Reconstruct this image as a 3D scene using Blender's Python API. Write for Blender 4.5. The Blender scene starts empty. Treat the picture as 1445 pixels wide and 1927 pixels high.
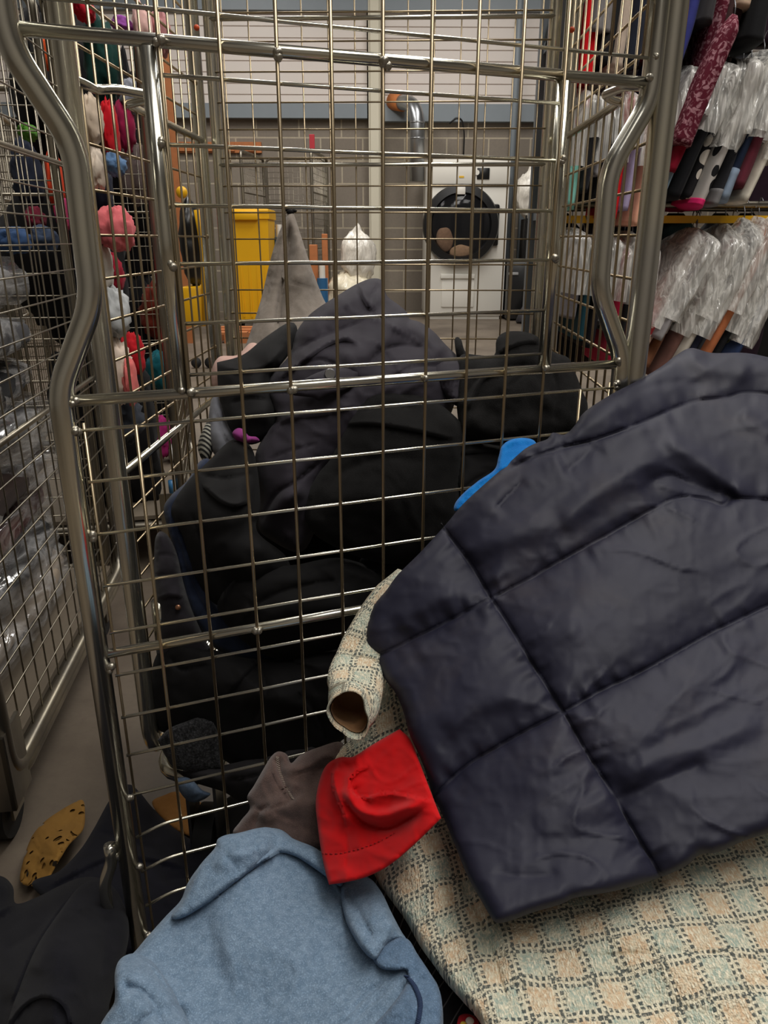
import bpy, bmesh, math, random
import numpy as np
from mathutils import Vector, Matrix
from mathutils.geometry import delaunay_2d_cdt

sc = bpy.context.scene
COL = sc.collection
R = math.radians

# ------------------------------------------------------------------ camera
F_PX, CX, CY, CAM_H = 1420.0, 722.5, 963.5, 1.15
PITCH = math.atan((CY - 450) / F_PX)
cam_d = bpy.data.cameras.new('camera')
cam = bpy.data.objects.new('camera', cam_d)
COL.objects.link(cam)
cam.location = (0, 0, CAM_H)
cam.rotation_euler = (math.pi / 2 - PITCH, 0, 0)
cam_d.sensor_fit = 'VERTICAL'
cam_d.sensor_height = 36.0
cam_d.lens = 36.0 * F_PX / 1927
cam_d.clip_start = 0.02
sc.camera = cam

# ------------------------------------------------------------------ light, exposure
sc.view_settings.view_transform = 'Standard'
sc.view_settings.look = 'None'
sc.view_settings.gamma = 1.0
sc.view_settings.exposure = 0.0
sc.view_settings.use_curve_mapping = False
sc.cycles.use_denoising = True
sc.cycles.transparent_max_bounces = 16
sc.cycles.max_bounces = 8
wd = bpy.data.worlds.new('world'); sc.world = wd; wd.use_nodes = True
wd.node_tree.nodes['Background'].inputs[0].default_value = (0.9, 0.92, 1, 1)
wd.node_tree.nodes['Background'].inputs[1].default_value = 0.03

def area_lamp(name, x, y, z, sx, sy, watts, col=(1, .97, .925)):
    d = bpy.data.lights.new(name, 'AREA'); d.shape = 'RECTANGLE'; d.size = sx; d.size_y = sy
    d.energy = watts; d.color = col
    o = bpy.data.objects.new(name, d); COL.objects.link(o); o.location = (x, y, z)
    return o
# rows of warehouse strip lamps under the roof; the last is a fill added to brighten the rack
for lx, ly, w in ((-2.4, 0.2, 8), (1.3, 0.1, 150), (-2.2, 4.5, 74), (1.6, 4.5, 130), (-2.2, 9.0, 180), (1.6, 9.0, 160), (0.5, -2.2, 40), (3.0, 1.4, 80)):
    area_lamp('strip_and_fill_lamp', lx, ly, 5.6, 1.1, 3.6, w)

# ------------------------------------------------------------------ pixel geometry
cp, sp = math.cos(PITCH), math.sin(PITCH)
CAM = np.array([0, 0, CAM_H])
def ray(px, py):
    a = (np.asarray(px, float) - CX) / F_PX; b = (CY - np.asarray(py, float)) / F_PX
    return np.stack([a, cp + b * sp, -sp + b * cp], -1)
def at(px, py, Y):
    r = ray(px, py); return CAM + r * (np.asarray(Y, float) / r[..., 1])[..., None]
def Yz(px, py, z):
    r = ray(px, py); return float((z - CAM_H) / r[2] * r[1])
def atz(px, py, z): return at(px, py, Yz(px, py, z))
def zat(px, py, Y): return float(at(px, py, Y)[2])

# ------------------------------------------------------------------ noise
def _hash(ix, iy, iz, seed):
    h = (ix.astype(np.int64) * 374761393 + iy.astype(np.int64) * 668265263 + iz.astype(np.int64) * 2147483647 + seed * 974711) & 0xffffffff
    h = ((h ^ (h >> 13)) * 1274126177) & 0xffffffff
    h = ((h ^ (h >> 16)) * 2246822519) & 0xffffffff
    return ((h ^ (h >> 15)) & 0xffffff) / float(0xffffff) * 2 - 1
def vnoise(p, seed=0):
    p = np.asarray(p, float)
    if p.shape[-1] == 2: p = np.concatenate([p, np.zeros(p.shape[:-1] + (1,))], -1)
    i = np.floor(p).astype(np.int64); f = p - i; f = f * f * f * (f * (f * 6 - 15) + 10)
    out = 0
    for dx in (0, 1):
        for dy in (0, 1):
            for dz in (0, 1):
                w = (f[..., 0] if dx else 1 - f[..., 0]) * (f[..., 1] if dy else 1 - f[..., 1]) * (f[..., 2] if dz else 1 - f[..., 2])
                out = out + w * _hash(i[..., 0] + dx, i[..., 1] + dy, i[..., 2] + dz, seed)
    return out
def fbm(p, seed=0, octv=3):
    p = np.asarray(p, float); s = 0; a = 1.0
    for k in range(octv): s = s + a * vnoise(p * (2.03 ** k), seed + k * 17); a *= .5
    return s
def ridged(p, seed=0, octv=3):
    p = np.asarray(p, float); s = 0; a = 1.0
    for k in range(octv): s = s + a * (1 - 2 * np.abs(vnoise(p * (2.1 ** k), seed + k * 31))); a *= .5
    return s

# ------------------------------------------------------------------ materials
def lin(c):
    c = np.array(c, float) / 255
    return tuple(np.where(c <= .04045, c / 12.92, ((c + .055) / 1.055) ** 2.4)) + (1.0,)
def new_mat(name):
    m = bpy.data.materials.new(name); m.use_nodes = True
    nt = m.node_tree; b = nt.nodes['Principled BSDF']
    return m, nt, b
def N(nt, t, **kw):
    n = nt.nodes.new(t)
    for k, v in kw.items():
        if k.startswith('i_'): n.inputs[k[2:].replace('_', ' ')].default_value = v
        else: setattr(n, k, v)
    return n
def L(nt, a, b): nt.links.new(a, b)
def math_n(nt, op, a, b=None):
    n = nt.nodes.new('ShaderNodeMath'); n.operation = op
    for k, v in ((0, a), (1, b)):
        if v is None: continue
        if isinstance(v, (int, float)): n.inputs[k].default_value = v
        else: L(nt, v, n.inputs[k])
    return n.outputs[0]
def mixc(nt, fac, a, b, blend='MIX'):
    n = nt.nodes.new('ShaderNodeMix'); n.data_type = 'RGBA'; n.blend_type = blend
    for s, v in ((0, fac), (6, a), (7, b)):
        if isinstance(v, (tuple, list, float, int)): n.inputs[s].default_value = v
        else: L(nt, v, n.inputs[s])
    return n.outputs[2]
def ramp(nt, src, lo, hi):
    n = nt.nodes.new('ShaderNodeMapRange'); n.inputs[1].default_value = lo; n.inputs[2].default_value = hi
    L(nt, src, n.inputs[0]); return n.outputs[0]

def fabric(name, rgb, rgb2=None, rough=.85, weave=1400, bump=.25, sheen=.04, mott=25, fuzz=0.0, dirt=None, spec=.2):
    m, nt, b = new_mat(name)
    tc = N(nt, 'ShaderNodeTexCoord')
    n1 = N(nt, 'ShaderNodeTexNoise', i_Scale=mott, i_Detail=4.0); L(nt, tc.outputs['Object'], n1.inputs['Vector'])
    n2 = N(nt, 'ShaderNodeTexNoise', i_Scale=weave, i_Detail=2.0); L(nt, tc.outputs['Object'], n2.inputs['Vector'])
    c1 = lin(rgb); c2 = lin(rgb2) if rgb2 else tuple(min(1, x * 1.25) for x in c1[:3]) + (1,)
    f = ramp(nt, n1.outputs['Fac'], .35, .65)
    col = mixc(nt, f, c1, c2)
    if fuzz > 0:
        col = mixc(nt, math_n(nt, 'MULTIPLY', ramp(nt, n2.outputs['Fac'], .5, .75), fuzz), col, tuple(min(1, x * 2.2 + .02) for x in c2[:3]) + (1,))
    if dirt:
        n3 = N(nt, 'ShaderNodeTexNoise', i_Scale=6.5, i_Detail=7.0, i_Roughness=.65); L(nt, tc.outputs['Object'], n3.inputs['Vector'])
        col = mixc(nt, math_n(nt, 'MULTIPLY', ramp(nt, n3.outputs['Fac'], .54, .8), dirt[1]), col, lin(dirt[0]))
    L(nt, col, b.inputs['Base Color'])
    b.inputs['Roughness'].default_value = rough
    b.inputs['Specular IOR Level'].default_value = spec
    b.inputs['Sheen Weight'].default_value = sheen; b.inputs['Sheen Roughness'].default_value = .5
    bp = N(nt, 'ShaderNodeBump', i_Strength=bump, i_Distance=.0012)
    L(nt, n2.outputs['Fac'], bp.inputs['Height']); L(nt, bp.outputs[0], b.inputs['Normal'])
    return m

def plain(name, rgb, rough=.5, metal=0.0, spec=.5, noise=0.0, scale=12, bump=0.0):
    m, nt, b = new_mat(name)
    b.inputs['Roughness'].default_value = rough; b.inputs['Metallic'].default_value = metal
    b.inputs['Specular IOR Level'].default_value = spec
    c = lin(rgb)
    tc = N(nt, 'ShaderNodeTexCoord'); n1 = N(nt, 'ShaderNodeTexNoise', i_Scale=scale, i_Detail=5.0)
    L(nt, tc.outputs['Object'], n1.inputs['Vector'])
    d = tuple(x * (1 - noise) for x in c[:3]) + (1,)
    L(nt, mixc(nt, n1.outputs['Fac'], d, c), b.inputs['Base Color'])
    if bump:
        bp = N(nt, 'ShaderNodeBump', i_Strength=bump, i_Distance=.003)
        L(nt, n1.outputs['Fac'], bp.inputs['Height']); L(nt, bp.outputs[0], b.inputs['Normal'])
    return m

def zinc(name, rgb, rgb2, rough=.3, metal=1.0):
    m, nt, b = new_mat(name)
    tc = N(nt, 'ShaderNodeTexCoord')
    mp = N(nt, 'ShaderNodeMapping'); mp.inputs['Scale'].default_value = (11, 11, 5)
    L(nt, tc.outputs['Object'], mp.inputs['Vector'])
    n1 = N(nt, 'ShaderNodeTexNoise', i_Scale=1.0, i_Detail=4.0); L(nt, mp.outputs[0], n1.inputs['Vector'])
    f = ramp(nt, n1.outputs['Fac'], .35, .65)
    L(nt, mixc(nt, f, lin(rgb), lin(rgb2)), b.inputs['Base Color'])
    b.inputs['Metallic'].default_value = metal
    L(nt, math_n(nt, 'ADD', math_n(nt, 'MULTIPLY', n1.outputs['Fac'], .16), rough - .08), b.inputs['Roughness'])
    return m

def plastic_film(name, opac=.35, tint=(225, 222, 215), scale=30, stretch=(1, 1, .35), milky=.35, gloss=.15):
    """clear garment polythene: mostly see-through, milky along its crinkles, glossy"""
    m, nt, b = new_mat(name)
    out = nt.nodes['Material Output']
    tc = N(nt, 'ShaderNodeTexCoord'); mp = N(nt, 'ShaderNodeMapping'); mp.inputs['Scale'].default_value = stretch
    L(nt, tc.outputs['Object'], mp.inputs['Vector'])
    n1 = N(nt, 'ShaderNodeTexNoise', i_Scale=scale, i_Detail=3.0, i_Distortion=1.2); L(nt, mp.outputs[0], n1.inputs['Vector'])
    ridge = math_n(nt, 'SUBTRACT', 1.0, math_n(nt, 'MULTIPLY', math_n(nt, 'ABSOLUTE', math_n(nt, 'SUBTRACT', n1.outputs['Fac'], .5)), 7.0))
    ridge = math_n(nt, 'MAXIMUM', ridge, 0.0)
    bp = N(nt, 'ShaderNodeBump', i_Strength=.9, i_Distance=.012); L(nt, n1.outputs['Fac'], bp.inputs['Height'])
    b.inputs['Base Color'].default_value = lin(tint); b.inputs['Roughness'].default_value = .3
    b.inputs['Specular IOR Level'].default_value = .5
    L(nt, bp.outputs[0], b.inputs['Normal'])
    tr = N(nt, 'ShaderNodeBsdfTransparent'); gl = N(nt, 'ShaderNodeBsdfGlossy', i_Roughness=.14); gl.inputs['Color'].default_value = (.95, .95, .95, 1)
    L(nt, bp.outputs[0], gl.inputs['Normal'])
    m1 = N(nt, 'ShaderNodeMixShader'); m1.inputs[0].default_value = gloss; L(nt, tr.outputs[0], m1.inputs[1]); L(nt, gl.outputs[0], m1.inputs[2])
    mx = N(nt, 'ShaderNodeMixShader')
    fac = math_n(nt, 'ADD', math_n(nt, 'MULTIPLY', math_n(nt, 'MULTIPLY', ridge, ridge), milky), opac)
    L(nt, fac, mx.inputs[0]); L(nt, m1.outputs[0], mx.inputs[1]); L(nt, b.outputs[0], mx.inputs[2])
    L(nt, mx.outputs[0], out.inputs['Surface'])
    return m

# ------------------------------------------------------------------ mesh building
class MB:
    def __init__(s): s.v = []; s.f = []; s.n = 0
    def add(s, v, f):
        v = np.asarray(v, float); s.v.append(v); s.f += [tuple(i + s.n for i in q) for q in f]; s.n += len(v); return s
    def box(s, lo, hi, rot=None, piv=None):
        x0, y0, z0 = lo; x1, y1, z1 = hi
        v = np.array([(x0, y0, z0), (x1, y0, z0), (x1, y1, z0), (x0, y1, z0), (x0, y0, z1), (x1, y0, z1), (x1, y1, z1), (x0, y1, z1)], float)
        if rot is not None:
            p = np.array(piv if piv is not None else v.mean(0)); M = np.array(Matrix.Rotation(rot, 3, 'Z')); v = (v - p) @ M.T + p
        return s.add(v, [(0, 3, 2, 1), (4, 5, 6, 7), (0, 1, 5, 4), (1, 2, 6, 5), (2, 3, 7, 6), (3, 0, 4, 7)])
    def rbox(s, lo, hi, r=.01, seg=2):
        bm = bmesh.new(); bmesh.ops.create_cube(bm, size=1)
        lo = np.array(lo); hi = np.array(hi)
        for v in bm.verts: v.co = Vector((lo + hi) / 2 + np.array(v.co) * (hi - lo))
        bmesh.ops.bevel(bm, geom=bm.edges[:], offset=r, segments=seg, affect='EDGES', profile=.5)
        bm.verts.index_update()
        v = [tuple(x.co) for x in bm.verts]; f = [tuple(q.index for q in x.verts) for x in bm.faces]; bm.free()
        return s.add(v, f)
    def tube(s, pts, r, n=10, closed=False, fillet=0, cap=True, fs=5):
        P = [np.array(p, float) for p in pts]
        if fillet:
            Q = []; m = len(P)
            for i, p in enumerate(P):
                if not closed and i in (0, m - 1): Q.append(p); continue
                a, c = P[(i - 1) % m], P[(i + 1) % m]
                la, lc = np.linalg.norm(a - p), np.linalg.norm(c - p); d = min(fillet, la * .48, lc * .48)
                p0 = p + (a - p) / la * d; p1 = p + (c - p) / lc * d
                for k in range(fs + 1):
                    t = k / fs; Q.append((1 - t) ** 2 * p0 + 2 * t * (1 - t) * p + t * t * p1)
            P = Q
        P = np.array(P); m = len(P)
        T = np.zeros_like(P)
        for i in range(m):
            a = P[(i - 1) % m] if (closed or i) else P[i]; b = P[(i + 1) % m] if (closed or i < m - 1) else P[i]
            t = b - a; T[i] = t / max(1e-9, np.linalg.norm(t))
        up = np.array([0, 0, 1.]) if abs(T[0][2]) < .9 else np.array([1., 0, 0])
        nrm = np.cross(T[0], up); nrm /= np.linalg.norm(nrm)
        V = []; rr = np.interp(np.linspace(0, 1, m), np.linspace(0, 1, len(r)), r) if hasattr(r, '__len__') else [r] * m
        for i in range(m):
            nrm = nrm - T[i] * np.dot(nrm, T[i]); nrm /= np.linalg.norm(nrm); bi = np.cross(T[i], nrm)
            for k in range(n):
                a = 2 * math.pi * k / n; V.append(P[i] + rr[i] * (math.cos(a) * nrm + math.sin(a) * bi))
        Fc = []
        for i in range(m if closed else m - 1):
            j = (i + 1) % m
            for k in range(n):
                k2 = (k + 1) % n; Fc.append((i * n + k, i * n + k2, j * n + k2, j * n + k))
        if cap and not closed:
            Fc.append(tuple(range(n - 1, -1, -1))); Fc.append(tuple((m - 1) * n + k for k in range(n)))
        return s.add(V, Fc)
    def ball(s, c, r, seg=8, sc3=(1, 1, 1)):
        bm = bmesh.new(); bmesh.ops.create_uvsphere(bm, u_segments=seg, v_segments=max(5, seg * 2 // 3), radius=r)
        bm.verts.index_update()
        v = [np.array(c) + np.array(x.co) * np.array(sc3) for x in bm.verts]; f = [tuple(q.index for q in x.verts) for x in bm.faces]; bm.free()
        return s.add(v, f)
    def build(s, name, mat, parent=None, world=True, smooth=True, uv=None, sharp=None):
        V = np.concatenate(s.v) if s.v else np.zeros((0, 3))
        me = bpy.data.meshes.new(name)
        o = bpy.data.objects.new(name, me); COL.objects.link(o)
        if parent is not None:
            o.parent = parent
            if world:
                r_ = parent
                while r_.parent: r_ = r_.parent
                Mi = np.array((Matrix.Translation(r_.location) @ r_.rotation_euler.to_matrix().to_4x4()).inverted())
                off = np.zeros(3)
                q = parent
                while q.parent: off += np.array(q.location); q = q.parent
                V = V @ Mi[:3, :3].T + Mi[:3, 3] - off
        else:
            c = np.array([(V[:, 0].min() + V[:, 0].max()) / 2, (V[:, 1].min() + V[:, 1].max()) / 2, V[:, 2].min()])
            V = V - c; o.location = c
        me.from_pydata([tuple(v) for v in V], [], s.f)
        if uv is not None:
            lay = me.uv_layers.new(name='weave')
            idx = np.zeros(len(me.loops), np.int32); me.loops.foreach_get('vertex_index', idx)
            lay.data.foreach_set('uv', np.asarray(uv, np.float32)[idx].ravel())
        if mat is not None: me.materials.append(mat)
        if smooth: me.polygons.foreach_set('use_smooth', [True] * len(me.polygons))
        me.update()
        if sharp: me.set_sharp_from_angle(angle=R(sharp))
        return o

def tag(o, label, cat, group=None):
    o['label'] = label; o['category'] = cat
    if group: o['group'] = group
    return o
def structure(o): o['kind'] = 'structure'; return o
def thing(name, label, cat, loc, rz=0, group=None):
    o = bpy.data.objects.new(name, None); COL.objects.link(o); o.location = tuple(loc); o.rotation_euler = (0, 0, rz)
    o.empty_display_size = .05
    return tag(o, label, cat, group)
def dup(root, loc, rz, label, group=None):
    r = root.copy(); COL.objects.link(r); r.location = loc; r.rotation_euler = (0, 0, rz); r['label'] = label
    if group: r['group'] = group
    for ch in root.children:
        c = ch.copy(); COL.objects.link(c); c.parent = r
        for g in ch.children:
            d = g.copy(); COL.objects.link(d); d.parent = c
    return r

# ------------------------------------------------------------------ cloth surfaces
def catmull(pts, step=4.0, closed=True):
    P = np.array([p[:2] for p in pts], float); m = len(P); out = []
    for i in range(m if closed else m - 1):
        p0 = P[(i - 1) % m] if (closed or i) else P[i]; p1 = P[i]; p2 = P[(i + 1) % m]
        p3 = P[(i + 2) % m] if (closed or i < m - 2) else P[min(i + 1, m - 1)]
        sharp1 = len(pts[i]) > 2; sharp2 = len(pts[(i + 1) % m]) > 2
        n = max(1, int(round(np.linalg.norm(p2 - p1) / step)))
        m1 = (p2 - p0) * .5; m2 = (p3 - p1) * .5
        if sharp1: m1 = (p2 - p1)
        if sharp2: m2 = (p2 - p1)
        L_ = np.linalg.norm(p2 - p1)
        for mm in (m1, m2):
            l = np.linalg.norm(mm)
            if l > L_ * 1.2 and l > 0: mm *= L_ * 1.2 / l
        for k in range(n):
            t = k / n; t2 = t * t; t3 = t2 * t
            out.append((2 * t3 - 3 * t2 + 1) * p1 + (t3 - 2 * t2 + t) * m1 + (-2 * t3 + 3 * t2) * p2 + (t3 - t2) * m2)
    if not closed: out.append(P[-1])
    return np.array(out)
def seg_dist(Q, line):
    """distance, arc position (0-1), side of points Q to a polyline"""
    A = line[:-1]; B = line[1:]; d = B - A; l2 = np.maximum((d ** 2).sum(1), 1e-9); cum = np.concatenate([[0], np.cumsum(np.sqrt(l2))])
    best = np.full(len(Q), 1e9); arc = np.zeros(len(Q)); side = np.zeros(len(Q))
    for i in range(len(A)):
        w = Q - A[i]; t = np.clip((w @ d[i]) / l2[i], 0, 1); r = w - t[:, None] * d[i]; dist = np.sqrt((r ** 2).sum(1))
        k = dist < best; best[k] = dist[k]; arc[k] = (cum[i] + t[k] * math.sqrt(l2[i])) / cum[-1]
        side[k] = np.sign(d[i][0] * w[k, 1] - d[i][1] * w[k, 0])
    return best, arc, side, cum[-1]
def tps(ctrl):
    C = np.array(ctrl, float); X = C[:, :2] / 500; n = len(X)
    def U(r2): return np.where(r2 > 0, r2 * np.log(r2 + 1e-12), 0) * .5
    K = U(((X[:, None] - X[None]) ** 2).sum(-1)) + np.eye(n) * 1e-4
    Pm = np.concatenate([np.ones((n, 1)), X], 1); A = np.zeros((n + 3, n + 3)); A[:n, :n] = K; A[:n, n:] = Pm; A[n:, :n] = Pm.T
    w = np.linalg.solve(A, np.concatenate([C[:, 2], np.zeros(3)]))
    def f(q):
        q = np.asarray(q, float) / 500
        return U(((q[:, None] - X[None]) ** 2).sum(-1)) @ w[:n] + w[n] + q @ w[n + 1:]
    return f

class Cloth:
    """one garment: an outline seen from the camera, real depth from control points, folds, a thickness and a back.
    folds: (kind, polyline, width_px, amp_m)  kind: ridge | groove | lap (raised on the left of the line, drops sharply) | seam"""
    def __init__(s, outline, depth, folds=(), thick=.03, edge=14, step=6, wrinkle=(.004, 60, 0, 1.0), fine=(.0012, 22), seams=(), puff=0.0, puff_w=60, seed=1, crisp=.5):
        s.crisp = crisp
        s.Yf = tps([(a, b, c if not isinstance(c, tuple) else Yz(a, b, c[0])) for a, b, c in depth])
        s.poly = catmull(outline, step * .9); s.folds = [(k, catmull(l, 8, False), w, a) for k, l, w, a in folds]
        s.seams = [catmull(l, 6, False) for l in seams]
        s.thick, s.edge, s.step, s.wr, s.fine, s.puff, s.puff_w, s.seed = thick, edge, step, wrinkle, fine, puff, puff_w, seed
    def lift(s, Q):
        h = np.zeros(len(Q))
        A, lam, ang, stretch = s.wr
        c, sn = math.cos(R(ang)), math.sin(R(ang))
        U = np.stack([(Q[:, 0] * c + Q[:, 1] * sn) / (lam * stretch), (-Q[:, 0] * sn + Q[:, 1] * c) / lam], -1)
        wob = np.stack([vnoise(U * .7 + 5, s.seed + 3), vnoise(U * .7 + 9, s.seed + 4)], -1)
        h += A * (ridged(U + .55 * wob, s.seed, 2) * .6 + fbm(U * .6, s.seed + 7, 2) * .6)
        if s.crisp:
            # a few crisp creases, only where the cloth is bunched
            wv2 = np.stack([fbm(Q / (lam * 1.6) + 3.1, s.seed + 21, 2), fbm(Q / (lam * 1.6) + 8.7, s.seed + 22, 2)], -1)
            for j, aa in enumerate((ang, ang + 48)):
                c2, s2 = math.cos(R(aa)), math.sin(R(aa))
                U2 = np.stack([(Q[:, 0] * c2 + Q[:, 1] * s2) / (lam * 3.0), (-Q[:, 0] * s2 + Q[:, 1] * c2) / (lam * .55)], -1) + wv2 * np.array([.3, .8])
                nn = vnoise(U2, s.seed + 60 + j); msk = np.clip(vnoise(Q / (lam * 1.3), s.seed + 70 + j) * 2.2, 0, 1)
                h += s.crisp * A * 1.6 * msk * (np.exp(-np.abs(nn) * 9) - .25)
        if s.fine: h += s.fine[0] * ridged(Q / s.fine[1] + .5 * wob, s.seed + 11, 2)
        for k, l, w, a in s.folds:
            d, arc, side, tot = seg_dist(Q, l)
            tap = np.clip(np.minimum(arc, 1 - arc) / .18, 0, 1); tap = tap * tap * (3 - 2 * tap)
            if k == 'ridge': h += a * tap * np.exp(-(d / w) ** 2)
            elif k == 'groove': h -= a * tap * np.exp(-np.abs(d) / w)
            elif k == 'lap':
                sd = d * side
                h += a * tap * np.where(sd < 0, np.exp(sd / w), -np.exp(-sd / (w * .35)) * .25) * (1 / (1 + np.exp(np.clip(sd / .7, -40, 40))))
        if s.seams:
            dm = np.full(len(Q), 1e9)
            for j, l in enumerate(s.seams):
                d, arc, side, tot = seg_dist(Q, l)
                dm = np.minimum(dm, d)
                pk = vnoise(np.stack([arc * tot / 17, np.full(len(Q), j * 7.3) + side * 3], -1), s.seed + 40)
                h += s.puff * .3 * pk * np.exp(-d / (s.puff_w * .45)) * (1 - np.exp(-d / 5))
            h += s.puff * (1 - np.exp(-dm / s.puff_w)) - s.puff * .25 * np.exp(-dm / 3.5)
        return h
    def pos(s, Q, extra=0, edge_d=None):
        Q = np.asarray(Q, float)
        r = ray(Q[:, 0], Q[:, 1]); P = CAM + r * (s.Yf(Q) / r[:, 1])[:, None]; u = r / np.linalg.norm(r, axis=1)[:, None]
        h = s.lift(Q) + extra
        if edge_d is None: edge_d = seg_dist(Q, np.vstack([s.poly, s.poly[:1]]))[0]
        t = np.clip(edge_d / s.edge, 0, 1)
        h = h - s.thick * .45 * (1 - np.sqrt(np.clip(1 - (1 - t) ** 2, 0, 1)))
        return P - u * h[:, None], u, t
    def P(s, px, py, lift=0): return s.pos(np.array([[px, py]], float), lift)[0][0]
    def line(s, pts, lift=0, step=6):
        q = catmull(pts, step, False); return s.pos(q, lift)[0]
    def build(s, name, mat, parent=None, uvscale=None):
        poly = s.poly; n = len(poly); st = s.step
        x0, y0 = poly.min(0); x1, y1 = poly.max(0)
        gx, gy = np.meshgrid(np.arange(x0, x1, st), np.arange(y0, y1, st * .866)); gx = gx + (np.arange(gx.shape[0]) % 2)[:, None] * st * .5
        rs = np.random.RandomState(s.seed); G = np.stack([gx.ravel(), gy.ravel()], -1) + rs.uniform(-.06, .06, (gx.size, 2)) * st
        ins = np.zeros(len(G), bool); a = poly; b = np.roll(poly, -1, 0)
        for i in range(n):
            cond = (a[i, 1] > G[:, 1]) != (b[i, 1] > G[:, 1])
            with np.errstate(divide='ignore', invalid='ignore'):
                ins ^= cond & (G[:, 0] < (b[i, 0] - a[i, 0]) * (G[:, 1] - a[i, 1]) / (b[i, 1] - a[i, 1] + 1e-12) + a[i, 0])
        G = G[ins]
        ex = []
        for lines, offs in (([l for k, l, w, a in s.folds if k == 'lap'], (-2.0, 2.0, -6)), ([l for k, l, w, a in s.folds if k == 'groove' and w < 12], (0, 3.5, -3.5)), (s.seams, (0, 4, -4))):
            for l in lines:
                tv = np.gradient(l, axis=0); tv /= np.maximum(np.linalg.norm(tv, axis=1), 1e-6)[:, None]; nv = np.stack([-tv[:, 1], tv[:, 0]], -1)
                G = G[seg_dist(G, l)[0] > st * .7]
                for of in offs: ex.append(l + nv * of)
        if ex:
            E_ = np.vstack(ex); ie = np.zeros(len(E_), bool)
            for i in range(n):
                cond = (a[i, 1] > E_[:, 1]) != (b[i, 1] > E_[:, 1])
                ie ^= cond & (E_[:, 0] < (b[i, 0] - a[i, 0]) * (E_[:, 1] - a[i, 1]) / (b[i, 1] - a[i, 1] + 1e-12) + a[i, 0])
            G = np.vstack([G, E_[ie]])
        dG = seg_dist(G, np.vstack([poly, poly[:1]]))[0]; k = dG > st * .55; G = G[k]; dG = dG[k]
        Q = np.vstack([poly, G]); eD = np.concatenate([np.zeros(n), dG])
        r = delaunay_2d_cdt([Vector(q) for q in Q], [], [list(range(n))], 1, 1e-5)
        V2 = np.array([tuple(v) for v in r[0]])
        if len(V2) != len(Q):
            eD = seg_dist(V2, np.vstack([poly, poly[:1]]))[0]
        faces = [tuple(f) for f in r[2]]
        Pf, u, t = s.pos(V2, 0, eD)
        bt = s.thick * (.1 + .9 * np.sqrt(np.clip(1 - (1 - np.clip(eD / (s.edge * 1.5), 0, 1)) ** 2, 0, 1)))
        Pb = Pf + u * bt[:, None]
        m = len(V2)
        cnt = {}
        for f in faces:
            for i in range(3):
                e = (f[i], f[(i + 1) % 3]); cnt[e] = 1
        rim = [(i, j) for (i, j) in cnt if (j, i) not in cnt]
        mb = MB(); F_ = [tuple(reversed(f)) for f in faces] + [tuple(i + m for i in f) for f in faces]
        F_ += [(i, j, j + m, i + m) for i, j in rim]
        mb.add(np.vstack([Pf, Pb]), F_)
        uv = None
        if uvscale is not None:
            c = Pf.mean(0); nrm = np.linalg.svd(Pf - c, full_matrices=False)[2]
            ax = np.array(uvscale[0]); ax = ax - nrm[2] * (ax @ nrm[2]); ax /= np.linalg.norm(ax); ay = np.cross(nrm[2], ax)
            q = np.stack([(Pf - c) @ ax, (Pf - c) @ ay], -1); uv = np.vstack([q, q])
        return mb.build(name, mat, parent, uv=uv)

# ================================================================== the warehouse
M_ZINC = zinc('zinc tube', (228, 224, 204), (206, 204, 196), .19, .95)
M_WIRE = zinc('zinc wire', (184, 166, 136), (158, 142, 116), .3, .92)
M_WELD = plain('weld bead', (190, 184, 170), .35, .9, noise=.3, scale=200, bump=.5)
M_FARZ = zinc('aged zinc', (160, 152, 134), (128, 122, 112), .36, .95)
M_RUBBER = plain('black rubber', (24, 24, 25), .7)

def build_floor():
    m, nt, b = new_mat('worn concrete')
    tc = N(nt, 'ShaderNodeTexCoord')
    n1 = N(nt, 'ShaderNodeTexNoise', i_Scale=1.6, i_Detail=8.0, i_Roughness=.62); L(nt, tc.outputs['Object'], n1.inputs['Vector'])
    n2 = N(nt, 'ShaderNodeTexNoise', i_Scale=40, i_Detail=6.0); L(nt, tc.outputs['Object'], n2.inputs['Vector'])
    c = mixc(nt, ramp(nt, n1.outputs['Fac'], .35, .7), lin((84, 73, 62)), lin((124, 112, 97)))
    c = mixc(nt, math_n(nt, 'MULTIPLY', ramp(nt, n2.outputs['Fac'], .52, .75), .5), c, lin((96, 84, 74)))
    L(nt, c, b.inputs['Base Color']); b.inputs['Roughness'].default_value = .55
    bp = N(nt, 'ShaderNodeBump', i_Strength=.15, i_Distance=.004); L(nt, n2.outputs['Fac'], bp.inputs['Height']); L(nt, bp.outputs[0], b.inputs['Normal'])
    o = MB().box((-7, -5, -.1), (9, 15, 0)).build('floor', m, smooth=False); structure(o)
build_floor()

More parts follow.
